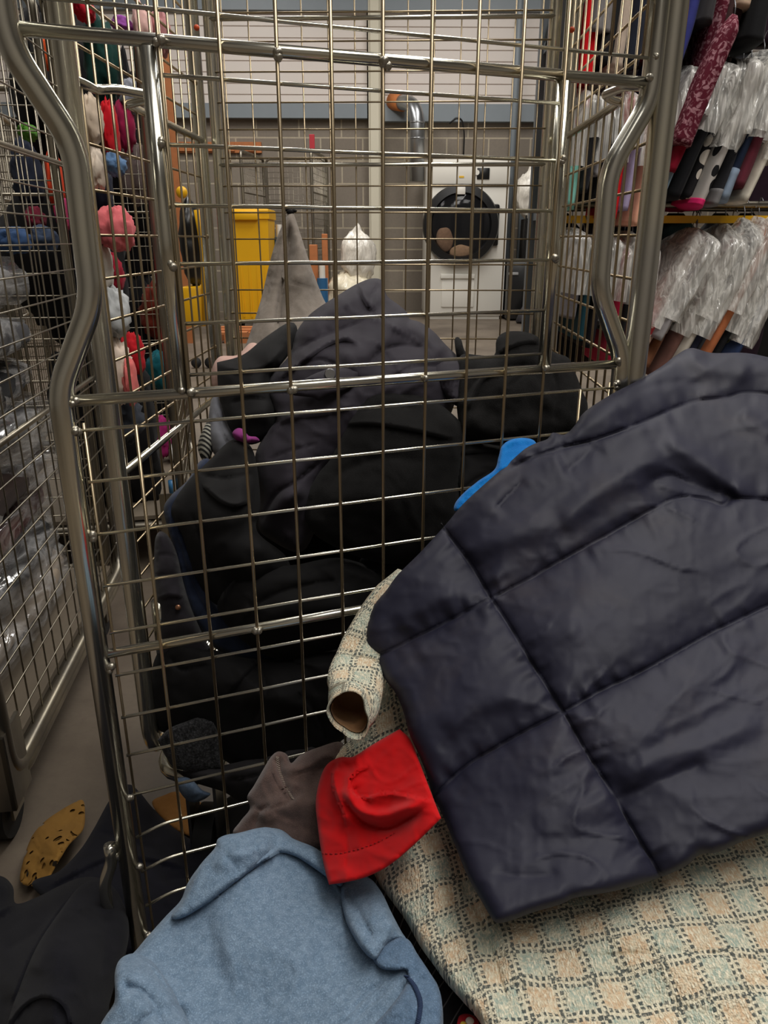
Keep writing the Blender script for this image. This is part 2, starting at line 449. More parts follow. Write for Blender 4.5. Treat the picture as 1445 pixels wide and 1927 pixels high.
def block_wall_mat():
    m, nt, b = new_mat('grey blockwork')
    tc = N(nt, 'ShaderNodeTexCoord'); mp = N(nt, 'ShaderNodeMapping'); mp.inputs['Rotation'].default_value = (R(90), 0, 0)
    L(nt, tc.outputs['Object'], mp.inputs['Vector'])
    br = N(nt, 'ShaderNodeTexBrick', i_Scale=1.0); br.inputs['Color1'].default_value = lin((132, 122, 110)); br.inputs['Color2'].default_value = lin((144, 134, 121))
    br.inputs['Mortar'].default_value = lin((186, 174, 152)); br.inputs['Mortar Size'].default_value = .012
    br.inputs['Brick Width'].default_value = .66; br.inputs['Row Height'].default_value = .33
    L(nt, mp.outputs[0], br.inputs['Vector'])
    n2 = N(nt, 'ShaderNodeTexNoise', i_Scale=30, i_Detail=4.0); L(nt, tc.outputs['Object'], n2.inputs['Vector'])
    L(nt, mixc(nt, math_n(nt, 'MULTIPLY', n2.outputs['Fac'], .35), br.outputs['Color'], lin((92, 84, 78))), b.inputs['Base Color'])
    b.inputs['Roughness'].default_value = .9
    bp = N(nt, 'ShaderNodeBump', i_Strength=.4, i_Distance=.01); L(nt, br.outputs['Fac'], bp.inputs['Height']); bp.invert = True; L(nt, bp.outputs[0], b.inputs['Normal'])
    return m
M_BLOCK = block_wall_mat()
M_PANEL = plain('painted cladding', (222, 212, 204), .45, noise=.06, scale=2)
M_DARKWALL = plain('dull wall paint', (158, 152, 144), .9, noise=.15, scale=2)
M_ROOF = plain('roof sheet', (150, 150, 150), .7, noise=.1, scale=1)
M_BEAM = plain('grey blue steel', (128, 136, 142), .5, noise=.12, scale=8)
M_CREAM = plain('cream paint', (214, 207, 186), .55, noise=.08, scale=3)

# the far wall stands a little askew: its right end is farther away
WA = R(1.3); WY = 13.1
def wall_pt(u, z, d=0.0):   # along the wall, up, in front of it
    return np.array([u * math.cos(WA) + d * math.sin(WA), WY + u * math.sin(WA) - d * math.cos(WA), z])
def wall_px(px, py, d=0.0):
    n = np.array([math.sin(WA), -math.cos(WA), 0]); P0 = wall_pt(0, 0, d); r = ray(px, py)
    P = CAM + r * (np.dot(P0 - CAM, n) / np.dot(r, n)); u = np.dot(P - P0, [math.cos(WA), math.sin(WA), 0]); return u, P[2]
def wall_box(mb, u0, u1, z0, z1, d0, d1):
    c = [wall_pt(u, z, d) for z in (z0, z1) for (u, d) in ((u0, d1), (u1, d1), (u1, d0), (u0, d0))]
    return mb.add(c, [(0, 3, 2, 1), (4, 5, 6, 7), (0, 1, 5, 4), (1, 2, 6, 5), (2, 3, 7, 6), (3, 0, 4, 7)])
mb = MB(); wall_box(mb, -8, 8, 0, 7, -.3, 0); structure(mb.build('wall_back', M_BLOCK, smooth=False))
zb = wall_px(560, 214)[1]; zt = wall_px(560, 22)[1]
def cladding(name, u0, u1, z0, z1):
    # sheets with a shallow horizontal step at each joint
    mb = MB(); prof = []
    z = z0
    while z < z1 - .01:
        prof += [(z, .05), (z + .008, .075), (min(z + .14, z1), .078), (min(z + .148, z1), .05)]; z += .15
    V = []; Fc = []
    for zz, d in prof: V += [wall_pt(u0, zz, d), wall_pt(u1, zz, d)]
    for i in range(len(prof) - 1): Fc.append((2 * i, 2 * i + 1, 2 * i + 3, 2 * i + 2))
    k = len(V); V += [wall_pt(u0, z0, 0), wall_pt(u1, z0, 0), wall_pt(u0, z1, 0), wall_pt(u1, z1, 0)]
    Fc += [(0, k, k + 1, 1), (len(prof) * 2 - 2, len(prof) * 2 - 1, k + 3, k + 2)]
    mb.add(V, Fc); structure(mb.build(name, M_PANEL, smooth=False))
uc0, uc1 = wall_px(694, 300)[0], wall_px(716, 300)[0]
cladding('trim_1', -8, uc0 - .02, zb + .1, zt); cladding('trim_2', uc1 + .02, 8, zb + .1, zt)
mb = MB(); wall_box(mb, -8, uc0 - .02, zb - .08, zb + .12, 0, .16); structure(mb.build('trim_3', M_BEAM, smooth=False))
mb = MB(); wall_box(mb, uc1 + .02, 8, zb - .12, zb + .12, 0, .16); structure(mb.build('trim_4', M_BEAM, smooth=False))
mb = MB(); wall_box(mb, -8, 8, zt - .02, zt + .2, 0, .18); structure(mb.build('trim_5', M_BEAM, smooth=False))
mb = MB(); wall_box(mb, uc0, uc1, 0, 7, 0, .2); wall_box(mb, uc0 + .03, uc1 - .03, 0, 7, .2, .24); structure(mb.build('trim_6', M_CREAM, smooth=False))
u = wall_px(966, 160)[0]; mb = MB(); mb.tube([wall_pt(u, 0, .22), wall_pt(u, 7, .22)], .05, 12); structure(mb.build('trim_7', M_BEAM))
structure(MB().box((-7.2, -5, 0), (-7, 15, 7)).build('wall_left', M_DARKWALL, smooth=False))
structure(MB().box((9, -5, 0), (9.2, 15, 7)).build('wall_right', M_DARKWALL, smooth=False))
structure(MB().box((-7, -5.2, 0), (9, -5, 7)).build('wall_front', M_DARKWALL, smooth=False))
structure(MB().box((-7, -5, 6.6), (9, 15, 6.8)).build('ceiling', M_ROOF, smooth=False))

# ------------------------------------------------------------------ tumble dryer
M_WHITE = plain('white enamel', (228, 224, 214), .35, noise=.04, scale=3)
M_BLACKP = plain('black plastic', (20, 20, 21), .3)
M_DUCT = plain('galvanised duct', (176, 178, 180), .32, .9, noise=.25, scale=9)
def dryer():
    YF = Yz(870, 601, 0.0)
    A = at(799, 600, YF); B = at(946, 600, YF); x0, x1 = A[0], B[0]; zt_ = zat(870, 299, YF); dp = 1.05
    t = thing('tumble_dryer', 'tall white industrial tumble dryer with a big round black door, under the metal duct', 'dryer', ((x0 + x1) / 2, YF + dp / 2, 0))
    mb = MB().rbox((x0, YF + .02, .05), (x1, YF + dp, zt_), .02)
    mb.box((x0 + .05, YF + .06, 0), (x1 - .05, YF + dp - .06, .06))
    mb.build('cabinet', M_WHITE, t, sharp=40)
    zc = zat(866, 424, YF); xc = at(866, 424, YF)[0]; r = (at(866, 424, YF)[0] - at(795, 424, YF)[0])
    # control fascia, lower drawer panel
    zf = zat(870, 347, YF); MB().rbox((x0 + .005, YF - .02, zf), (x1 - .005, YF + .03, zt_ - .01), .012).build('control_panel', M_WHITE, t, sharp=40)
    MB().box((x0 + .01, YF + .005, zf - .028), (x1 - .01, YF + .03, zf)).build('shadow_gap', M_BLACKP, t, smooth=False)
    p = at(909, 327, YF); MB().rbox((p[0] - .09, YF - .035, p[2] - .075), (p[0] + .09, YF - .015, p[2] + .075), .008).build('display', M_BLACKP, t, sharp=40)
    p = at(868, 333, YF); MB().box((p[0] - .035, YF - .026, p[2] - .012), (p[0] + .035, YF - .018, p[2] + .012)).build('yellow_sticker', plain('yellow sticker', (222, 176, 40), .6), t, smooth=False)
    p = at(897, 325, YF); MB().tube([(p[0], YF - .04, p[2]), (p[0], YF - .01, p[2])], .035, 16).build('knob', M_WHITE, t, sharp=40)
    # round door: ring, glass bowl, black disc behind standing in for the drum's dark inside
    def ringprof(pr, seg=56):
        V = []; Fc = []; m = len(pr)
        for k in range(seg):
            a = 2 * math.pi * k / seg
            for rr, yy in pr: V.append((xc + rr * math.cos(a), yy, zc + rr * math.sin(a)))
        for k in range(seg):
            for i in range(m - 1):
                Fc.append((k * m + i, k * m + i + 1, ((k + 1) % seg) * m + i + 1, ((k + 1) % seg) * m + i))
        return V, Fc
    mb = MB(); mb.add(*ringprof([(r, YF + .02), (r, YF - .10), (r * .97, YF - .13), (r * .8, YF - .14), (r * .77, YF - .11), (r * .77, YF + .015), (.001, YF + .012)]))
    door = mb.build('door', M_BLACKP, t, sharp=35)
    x_h = at(938, 430, YF)[0]
    MB().rbox((xc + r * .6, YF - .06, zc - r * .52), (x_h, YF + .02, zc + r * .52), .03).build('hinge_block', M_BLACKP, door, sharp=40)
    gl, nt, b = new_mat('dark door glass'); b.inputs['Base Color'].default_value = lin((30, 30, 33)); b.inputs['Roughness'].default_value = .06; b.inputs['Alpha'].default_value = .45
    mb = MB(); pr = [(0.001, YF - .17)] + [(r * .78 * math.sin(a), YF - .11 - .06 * math.cos(a)) for a in np.linspace(.1, math.pi / 2, 10)]
    mb.add(*ringprof(pr)); mb.build('door_glass', gl, door)
    p = at(866, 360, YF); MB().rbox((p[0] - .06, YF - .16, p[2] - .05), (p[0] + .06, YF - .12, p[2] + .05), .01).build('handle', M_WHITE, door, sharp=40)
    zl = zat(870, 519, YF); xa, xb = at(829, 519, YF)[0], at(893, 519, YF)[0]
    mb = MB(); mb.rbox((xa, YF - .03, zl - .04), (xb, YF + .03, zl + .03), .01); mb.rbox((xa + .02, YF - .0, zat(860, 578, YF)), (xb + .0, YF + .03, zl - .02), .008)
    mb.build('lint_drawer', M_WHITE, t, sharp=40)
    # laundry seen through the glass
    for nm, (px, py, w, h, c, lb) in {'towel': (838, 448, .20, .34, (176, 140, 112), 'tan towel tumbled against the dryer door glass'), 'shirt': (868, 476, .26, .22, (196, 158, 124), 'peach shirt lying low behind the dryer door glass')}.items():
        q = at(px, py, YF - .05); mb = MB(); mb.ball(q, 1, 20, (w * .62, .045, h * .5)); V = mb.v[0]; V += (q - V) * .22 * vnoise(V * 9, 3)[:, None]
        tag(mb.build(nm, fabric(nm + ' cloth', c)), lb, nm)
    # flue duct with an elbow and an orange collar
    d = thing('flue_duct', 'shiny round metal duct with a bend rising above the tumble dryer', 'duct', at(785, 300, YF + .6))
    YD = YF + .55; p0 = at(785, 300, YD); p1 = at(785, 196, YD); rd = np.linalg.norm(at(799, 250, YD) - at(771, 250, YD)) / 2
    mb = MB(); mb.tube([p0 - [0, 0, .3], p1, p1 + [-.32, .55, .12]], rd, 24, fillet=.3, fs=7); mb.build('pipe', M_DUCT, d)
    for k in (232, 262): MB().tube([at(785, k, YD), at(785, k - 3, YD)], rd * 1.04, 24).build('joint_band', M_DUCT, d)
    q = p1 + [-.25, .45, .1]
    MB().tube([q + np.array([.05, -.08, -.02]), q + np.array([-.09, .16, .03])], rd * 1.14, 24).build('orange_collar', plain('orange sealant', (206, 124, 66), .7, noise=.3, scale=30), d)
    mb = MB(); q = [wall_pt(*wall_px(x, y, .1), .09 if y > 240 else .17) for x, y in ((845, 234), (858, 222), (868, 226), (874, 250), (872, 300))]; mb.tube(q, .012, 8, fillet=.1)
    tag(mb.build('power_cable', M_BLACKP), 'thin black cable looping down the block wall behind the dryer', 'cable')
dryer()

# ------------------------------------------------------------------ things by the far wall
M_YEL = plain('yellow plastic', (236, 178, 14), .45, noise=.08, scale=5)
M_WOOD = plain('raw orange wood', (196, 122, 72), .75, noise=.35, scale=14)
M_FOIL = plastic_film('white polythene', .72, (236, 230, 218), 9)
def wheelie(label, px0, px1, py0, py1, Y, lidback=True, black=False):
    x0, x1 = at(px0, py1, Y)[0], at(px1, py1, Y)[0]; zt_ = zat((px0 + px1) / 2, py0, Y); zb_ = max(.08, zat((px0 + px1) / 2, py1, Y)); cx = (x0 + x1) / 2; w = x1 - x0
    t = thing('wheelie_bin', label, 'bin', (cx, Y + .3, 0))
    mb = MB(); n = 12
    rings = []
    for z, k in ((zb_, .86), (zb_ + .02, .88), (zt_ - .09, 1.0), (zt_ - .085, 1.06), (zt_, 1.06)):
        for (sx, sy) in ((-1, -1), (1, -1), (1, 1), (-1, 1)): rings.append((cx + sx * w / 2 * k * .94, Y + .3 + sy * .3 * k, z))
    Fc = [(0, 3, 2, 1), (16, 17, 18, 19)]
    for i in range(4):
        for j in range(4): Fc.append((i * 4 + j, i * 4 + (j + 1) % 4, i * 4 + 4 + (j + 1) % 4, i * 4 + 4 + j))
    mb.add(rings, Fc)
    for k in range(5): mb.box((cx - w * .36 + k * w * .18 - .008, Y + .012, zb_ + .06), (cx - w * .36 + k * w * .18 + .008, Y + .03, zt_ - .22))
    mb.build('body', M_YEL, t, smooth=False)
    mb = MB(); mb.rbox((cx - w * .5, Y - .03, zt_ - .02), (cx + w * .5, Y + .62, zt_ + .03), .02); mb.rbox((cx - w * .27, Y - .06, zt_ - .1), (cx + w * .27, Y + .02, zt_ + .01), .02)
    mb.build('lid', M_YEL, t, sharp=40)
    MB().tube([(cx - w * .45, Y + .66, zt_ - .02), (cx + w * .45, Y + .66, zt_ - .02)], .02, 10).build('handle', M_YEL, t)
    for s_ in (-1, 1):
        MB().tube([(cx + s_ * w * .42 - .03, Y + .55, .1), (cx + s_ * w * .42 + .03, Y + .55, .1)], .1, 20).build('wheel', M_RUBBER, t, sharp=40)
    MB().tube([(cx - w * .42, Y + .55, .1), (cx + w * .42, Y + .55, .1)], .014, 8).build('axle', M_RUBBER, t)
    return t
wheelie('upright yellow wheelie bin with a closed lid in front of the block wall', 433, 516, 398, 606, 10.0)

def wheelie_black():
    Y = 7.0; t = thing('wheeled_tub', 'yellow tub holding a bulging black sack, beyond the cage side', 'tub', at(358, 560, Y))
    x0, x1 = at(338, 560, Y)[0], at(386, 560, Y)[0]; mb = MB()
    z1, z0 = zat(360, 540, Y), zat(360, 615, Y)
    mb.rbox((x0, Y, max(z0, .05)), (x1, Y + .4, z1), .03); mb.build('tub_body', M_YEL, t, sharp=40)
    mb = MB(); q = at(362, 455, Y + .2); mb.ball(q, 1, 28, ((x1 - x0) * .48, .2, zat(360, 362, Y) - q[2])); V = mb.v[0]; V += (V - q) * (.10 * ridged(V * 7, 4, 2) - .1)[:, None]
    mb.build('black_sack', plain('black polythene', (12, 12, 13), .35), t)
    mb = MB(); mb.tube([at(388, 610, Y), at(384, 470, Y), at(372, 395, Y)], .035, 8, fillet=.2); mb.ball(at(342, 362, Y), .05, 12); mb.build('rim_flap', M_YEL, t)
    for s_ in (x0 + .05, x1 - .05): MB().ball((s_, Y + .2, .05), .05, 12).build('caster', M_RUBBER, t)
wheelie_black()

def bag(name, label, px, py, w, h, Y, mat, seed, cat='bag', base=None):
    c = at(px, py, Y); sx = np.linalg.norm(at(px + w / 2, py, Y) - c); sz = np.linalg.norm(at(px, py - h / 2, Y) - c)
    mb = MB(); mb.ball((0, 0, 0), 1, 36, (1, 1, 1)); V = mb.v[0]
    top = np.clip((V[:, 2] - .35) / .65, 0, 1); V[:, :2] *= (1 - .62 * top)[:, None]
    k = 1 + .10 * ridged(V * 2.6, seed, 3) + .12 * fbm(V * 1.3, seed + 5, 2) - .1; V *= k[:, None]
    V *= np.array([sx, sx * .7, sz]); V += c
    V[:, 2] = np.maximum(V[:, 2], base if base is not None else .0)
    return tag(mb.build(name, mat), label, cat)
bag('plastic_sack', 'wide low cream plastic sack below the knotted white one', 664, 556, 110, 118, 11.0, plastic_film('cream polythene', .85, (228, 218, 192), 8), 9)
bag('plastic_sack', 'knotted white plastic sack slumped against the cream column', 674, 478, 66, 116, 11.0, M_FOIL, 2)
bag('plastic_sack', 'clear plastic bag puffed up high right of the dryer', 1000, 360, 62, 112, 12.0, M_FOIL, 14)
bag('plastic_sack', 'torn white plastic bag hanging on the low black cabinet', 1006, 545, 40, 110, 11.45, M_FOIL, 15)

def crate():
    Y = 11.6; x0, x1 = at(952, 600, Y)[0], at(1035, 600, Y)[0]; z1 = zat(990, 492, Y)
    t = thing('black_cabinet', 'low black cabinet standing on the floor right of the dryer', 'cabinet', ((x0 + x1) / 2, Y + .3, 0))
    MB().rbox((x0, Y, .02), (x1, Y + .6, z1), .02).build('carcass', M_BLACKP, t, sharp=40)
    p = at(966, 515, Y); MB().rbox((p[0] - .07, Y - .03, p[2] - .02), (p[0] + .07, Y + .01, p[2] + .02), .008).build('handle', plain('grey handle', (150, 150, 150), .4), t, sharp=40)
    Y2 = 11.9; x0, x1 = at(985, 480, Y2)[0], at(1040, 480, Y2)[0]; z0, z2 = z1 + .01, zat(1000, 405, Y2)
    t = thing('mesh_crate', 'black open-grid crate on top of the low black cabinet', 'crate', ((x0 + x1) / 2, Y2 + .2, z0))
    mb = MB()
    for k in range(8): mb.box((x0, Y2 - .01, z0 + (z2 - z0) * k / 8), (x1, Y2 + .02, z0 + (z2 - z0) * (k + .45) / 8))
    for k in range(7): mb.box((x0 + (x1 - x0) * k / 6.2, Y2 - .015, z0), (x0 + (x1 - x0) * (k + .25) / 6.2, Y2 + .02, z2))
    mb.build('front_grid', M_BLACKP, t, smooth=False)
    MB().rbox((x0, Y2 + .03, z0), (x1, Y2 + .4, z2 - .05), .01).build('crate_body', plain('crate inside', (46, 44, 42), .8), t, sharp=40)
    q = at(1018, 467, 11.72); q[2] = z1 + .1; mb = MB(); mb.ball(q, .07, 14, (1, 1, 1.4)); tag(mb.build('blue_bottle', plain('blue plastic', (40, 70, 190), .4)), 'small bright blue bottle in front of the open-grid crate', 'bottle')
    mb = MB(); mb.tube([at(985, 600, 11.2) * [1, 1, 0], at(998, 575, 11.3), at(1008, 520, 11.5)], [.12, .09, .04], 10, fillet=.1)
    tag(mb.build('dark_garment', fabric('dark hanging cloth', (58, 56, 60))), 'dark grey cloth trailing below the torn white bag', 'cloth')
    # galvanised stand between dryer and crate
    mb = MB(); xs = [at(982, 500, 12.7), at(976, 500, 12.7)]
    mb.box((xs[1][0] - .05, 12.6, 0), (xs[0][0] + .06, 12.7, zat(980, 350, 12.7))); tag(mb.build('steel_post', M_BEAM, smooth=False), 'narrow grey steel post between dryer and open-grid crate', 'post')
crate()

def timber(px0, py0, px1, py1, Y, w, name, label, mat=M_WOOD):
    a, b = at(px0, py0, Y), at(px1, py1, Y); mb = MB(); mb.box((min(a[0], b[0]) - w / 2, Y, min(a[2], b[2])), (min(a[0], b[0]) + w / 2, Y + w * .8, max(a[2], b[2]))); return tag(mb.build(name, mat, smooth=False), label, 'timber')
t_ = at(345, 640, 9.0)
mb = MB(); w = .055
for (a, b) in (((t_[0] + .02) * 1, 0),):
    mb.box((t_[0] - .02, 9.0, 0), (t_[0] + .11, 9.1, zat(320, 70, 9.0)))
tag(mb.build('timber_post', M_WOOD, smooth=False), 'tall orange timber post standing beyond the left cage side', 'post')
ua, za = wall_px(334, 288); ub, zb2 = wall_px(492, 268); mb = MB(); wall_box(mb, ua, ub, za, zb2, 0, .06)
for k in range(4): wall_box(mb, ua + (ub - ua) * (k + .1) / 4, ua + (ub - ua) * (k + .75) / 4, za + .02, zb2 - .01, .06, .09)
tag(mb.build('timber_batten', M_WOOD, smooth=False), 'pale orange timber batten fixed high along the block wall', 'timber')
def pallet():
    Y = 9.6; x0, x1 = at(415, 630, Y)[0], at(480, 630, Y)[0]
    t = thing('timber_pallet', 'orange timber pallet on the floor below the yellow bin', 'pallet', ((x0 + x1) / 2, Y, 0))
    for k in range(3): MB().box((x0, Y - .6 + k * .28, .1), (x1, Y - .45 + k * .28, .125)).build('deck_board', M_WOOD, t, smooth=False)
    for xx in (x0, (x0 + x1) / 2 - .05, x1 - .1): MB().box((xx, Y - .6, 0), (xx + .1, Y + .12, .1)).build('bearer', M_WOOD, t, smooth=False)
pallet()
for px, py, w, h, c, lb in ((592, 490, 14, 60, (150, 92, 52), 'brown wooden block stack behind the hanging grey cloth'), (612, 480, 10, 80, (140, 84, 46), 'upright brown timber offcut near the white plastic sack')):
    p = at(px, py, 11.5); q = at(px + w, py, 11.5); mb = MB(); mb.rbox((p[0], 10.7 + (px > 600) * .2, 0), (q[0], 10.8 + (px > 600) * .2, zat(px, py - h / 2, 11.0)), .01)
    tag(mb.build('timber_offcut', M_WOOD, smooth=False), lb, 'timber')
for px, py, lb in ((526, 462, 'blue spray bottle with a white top beside the yellow bin'), (607, 538, 'blue plastic bottle at the foot of the brown timber')):
    t = thing('cleaning_bottle', lb, 'bottle', at(px, py + 20, 10.6) * [1, 1, 0] + [0, 0, 0])
    p = at(px, py, 10.6); mb = MB(); mb.tube([(p[0], 10.6, 0), (p[0], 10.6, p[2] + .1)], .075, 14); mb.build('bottle_body', plain('blue bottle', (44, 96, 140), .35), t, sharp=50)
    MB().tube([(p[0], 10.6, p[2] + .1), (p[0], 10.6, p[2] + .26)], .04, 12).build('cap', M_WHITE, t, sharp=50)

# ================================================================== roll cages
def panel_side(t, name, x, D, z0, z1, mat, wmat, r=.0165, sx=1, kink=True, rows=None, wr=.0021, rail_z=(1.343, .815), r_w=12, vs=.054):
    """a side of a roll cage: bent tube frame, two stouter rails and a grid of wires (local coordinates of the cage)"""
    mb = MB(); mb.tube([(x, 0, z1), (x, 0, z0), (x, D, z0), (x, D, z1)], r, 16, closed=True, fillet=.07, fs=7)
    p = mb.build(name, mat, t, world=False)
    w = MB(); xi = x + sx * .004
    n = int((D - .06) / vs); ys = [.03 + (D - .06) * k / n for k in range(n + 1)]
    for y in ys: w.tube([(xi, y, z0), (xi, y, z1)], wr, 6)
    for z in rows: w.tube([(xi - sx * .005, .0, z), (xi - sx * .005, D, z)], wr * 1.05, 6)
    for z in rows[::4]: w.ball((xi - sx * .004, .014, z), .006, 6); w.ball((xi - sx * .004, D - .014, z), .006, 6)
    w.build('wire_grid', wmat, p, world=False)
    for i, z in enumerate(rail_z):
        m2 = MB()
        if kink and i == 0:
            m2.tube([(xi, D, z), (xi, .20, z), (xi + sx * .016, .188, z), (xi + sx * (.062 if sx > 0 else .034), .165, z + .004), (xi + sx * .02, .10, z + .004), (xi, .085, z), (xi, 0, z)], .0062, 10, fillet=.012)
        else: m2.tube([(xi, 0, z), (xi, D, z)], .0068, 10)
        m2.build('cross_rail', mat, p, world=False)
    return p
def panel_back(t, W, D, z0, z1, mat, wmat, rows, rail_z, vs=.0525, wr=.0017):
    mb = MB(); mb.tube([(.035, D, z1), (.035, D, z0), (W - .035, D, z0), (W - .035, D, z1)], .0125, 14, closed=True, fillet=.05, fs=6)
    p = mb.build('back_panel', mat, t, world=False)
    w = MB(); a, b = .06, W - .06; n = int(round((b - a) / vs))
    for k in range(n + 1): w.tube([(a + (b - a) * k / n, D - .004, z0), (a + (b - a) * k / n, D - .004, z1)], wr, 6)
    for z in rows: w.tube([(.04, D - .009, z), (W - .04, D - .009, z)], wr, 6)
    w.build('wire_grid', wmat, p, world=False)
    for z in rail_z: MB().tube([(.035, D - .008, z), (W - .035, D - .008, z)], .0042, 10).build('cross_rail', mat, p, world=False)
    return p
def cage_base(t, W, D, z0, mat, wmat, solid=False):
    mb = MB(); mb.tube([(.0, .02, z0), (W, .02, z0), (W, D - .02, z0), (.0, D - .02, z0)], .016, 12, closed=True, fillet=.06)
    p = mb.build('base', mat, t, world=False)
    w = MB()
    for k in range(1, 12): w.tube([(W * k / 12, .02, z0 + .01), (W * k / 12, D - .02, z0 + .01)], .004, 6)
    for k in range(1, 8): w.tube([(0, D * k / 8, z0 + .016), (W, D * k / 8, z0 + .016)], .004, 6)
    w.build('deck_wires', wmat, p, world=False)
    if solid: MB().box((.02, .03, z0 + .02), (W - .02, D - .03, z0 + .034)).build('deck_board', plain('cage deck', (120, 108, 92), .8, noise=.2), p, world=False, smooth=False)
    zr = z0 - .016
    for cx_, cy_ in ((.06, .08), (W - .06, .08), (.06, D - .08), (W - .06, D - .08)):
        c = MB(); c.rbox((cx_ - .045, cy_ - .045, zr - .012), (cx_ + .045, cy_ + .045, zr), .004)
        for s_ in (-1, 1): c.box((cx_ + s_ * .026 - .003, cy_ - .03, .05), (cx_ + s_ * .026 + .003, cy_ + .03, zr - .01))
        cs = c.build('caster', mat, t, world=False, sharp=40)
        MB().tube([(cx_ - .018, cy_, .06), (cx_ + .018, cy_, .06)], .06, 22).build('wheel', M_RUBBER, cs, world=False, sharp=40)
    return p

C_ROT = -R(1.74); C_W, C_D = .754, .655
C_O = np.array([-.402, 1.09, 0.0])
def cage_main():
    t = thing('roll_cage', 'open-gated zinc roll cage full of dark clothes, centre of the aisle', 'roll cage', C_O, C_ROT)
    rows_s = [1.155 + .0585 * k for k in range(-13, 10)]
    rows_s = [z for z in rows_s if all(abs(z - q) > .02 for q in (1.343, .815))]
    panel_side(t, 'side_panel', 0.0, C_D, .30, 1.72, M_ZINC, M_WIRE, r=.0138, sx=1, rows=rows_s)
    panel_side(t, 'side_panel', C_W, C_D, .30, 1.72, M_ZINC, M_WIRE, sx=-1, rows=rows_s)
    YB = 1.725
    rb = [zat(740, y, YB) for y in (22, 77, 134, 192, 243, 297, 350, 400, 450, 498, 546, 590, 637)]
    rb = rb + [rb[-1] - .052 * k for k in range(1, 9)] + [1.62, 1.67]
    panel_back(t, C_W, C_D, .28, 1.72, M_ZINC, M_WIRE, rb, [zat(740, 33, YB), zat(740, 310, YB), .6])
    cage_base(t, C_W, C_D, .25, M_ZINC, M_WIRE)
    # hinge sockets on the front posts
    for zz in (.52,): MB().tube([(.03, .03, zz), (.03, .03, zz + .07)], .013, 14).build('pin_socket', M_ZINC, t, world=False)
    # --- the swung gate
    az = math.atan(3904 / 1510); g = np.array([math.sin(az), math.cos(az), 0]); nrm = np.array([-g[1], g[0], 0]) * -1   # towards the camera
    G0 = np.array([-.346, .80, 0])
    def P(u, z, d=0): return G0 + g * u + nrm * d + np.array([0, 0, z])
    mb = MB(); GT = 1.70
    Lp = [P(0, GT), P(0, 1.318), P(.046, 1.236), P(.044, 1.088), P(0, .998), P(0, .205)]
    Rp = [P(.727, .205), P(.727, .995), P(.678, 1.085), P(.676, 1.232), P(.727, 1.312), P(.727, GT)]
    mb.tube(Lp, .0126, 20, fillet=.024, fs=8); mb.tube(Rp, .0126, 20, fillet=.024, fs=8)
    gate = mb.build('front_gate', M_ZINC, t)
    for z, r in ((1.332, .0066), (.986, .0064), (.676, .0060), (.214, .007), (GT, .009)): MB().tube([P(.006, z), P(.721, z)], r, 12).build('cross_rail', M_ZINC, gate)
    for u0, u1 in ((.124, .127), (.600, .601)): MB().tube([P(u0, 1.326), P(u1, .99)], .0085, 14).build('stiffener', M_ZINC, gate)
    w = MB(); dv = .0072; wr = .0021
    for u in (.134, .193, .251, .309, .367, .424, .481, .538, .596): w.tube([P(u, GT, dv), P(u, .214, dv)], wr, 8)
    for u in (.073, .657):
        w.tube([P(u, .956, dv), P(u, .214, dv)], wr, 8); w.tube([P(u, GT, dv), P(u, 1.356, dv)], wr, 8)
    for u in (.0195, .7075):
        w.tube([P(u, .962, dv * .4), P(u, .19, dv * .4)], wr * .85, 8); w.tube([P(u, GT, dv * .4), P(u, 1.36, dv * .4)], wr * .85, 8)
    w.build('vertical_wires', M_WIRE, gate)
    w = MB()
    for z in (1.302, 1.24, 1.183, 1.125, 1.063, 1.007): w.tube([P(.128, z, .003), P(.600, z, .003)], wr, 8)
    for z in (1.358, 1.42, 1.48, 1.54, 1.6): w.tube([P(.0, z, .003), P(.727, z, .003)], wr, 8)
    for k, z in enumerate((.954, .895, .832, .767, .705, .646, .585, .528, .466, .408, .349, .288)):
        if z < .43: w.tube([P(.014, z - .012, .003), P(.05, z, .003), P(.715, z, .003)], wr, 8, fillet=.015)
        else: w.tube([P(.016, z, .003), P(.715, z, .003)], wr, 8)
    w.build('horizontal_wires', M_ZINC, gate)
    rs = random.Random(3)
    for u, z in ((.012, .956), (.012, .832), (.012, .66), (.012, .466), (.012, .349), (.012, .23), (.715, .958), (.718, .99), (.716, 1.336), (.724, 1.36), (.127, 1.24), (.127, 1.125), (.127, .992), (.135, .99), (.6, .99), (.602, 1.125), (.6, 1.24), (.134, 1.33), (.253, 1.327), (.37, 1.328), (.012, .985), (.004, 1.333), (.253, .984), (.424, .984), (.193, .674)):
        w = MB()
        for k in range(3): w.ball(P(u + rs.uniform(-.003, .003), z + rs.uniform(-.003, .003), .006 + rs.uniform(0, .003)), rs.uniform(.0035, .0055), 7)
        w.build('weld_bead', M_WELD, gate)
    # drop pin welded to the outside of the left stile
    a = P(-.022, .375, .0); mb = MB()
    mb.tube([P(-.020, .392), P(-.020, .365), P(-.034, .335, .004), P(-.034, .225, .004)], .0082, 12, fillet=.02)
    mb.ball(P(-.010, .372), .0075, 8)
    mb.build('drop_pin', M_ZINC, gate)
    # orange end caps seen between post and panel
    for px, py in ((370, 52), (1076, 56)):
        q = at(px, py, 1.66); MB().ball(q, .0055, 10).build('orange_marker', plain('orange marker', (214, 82, 34), .5), t)
cage_main()

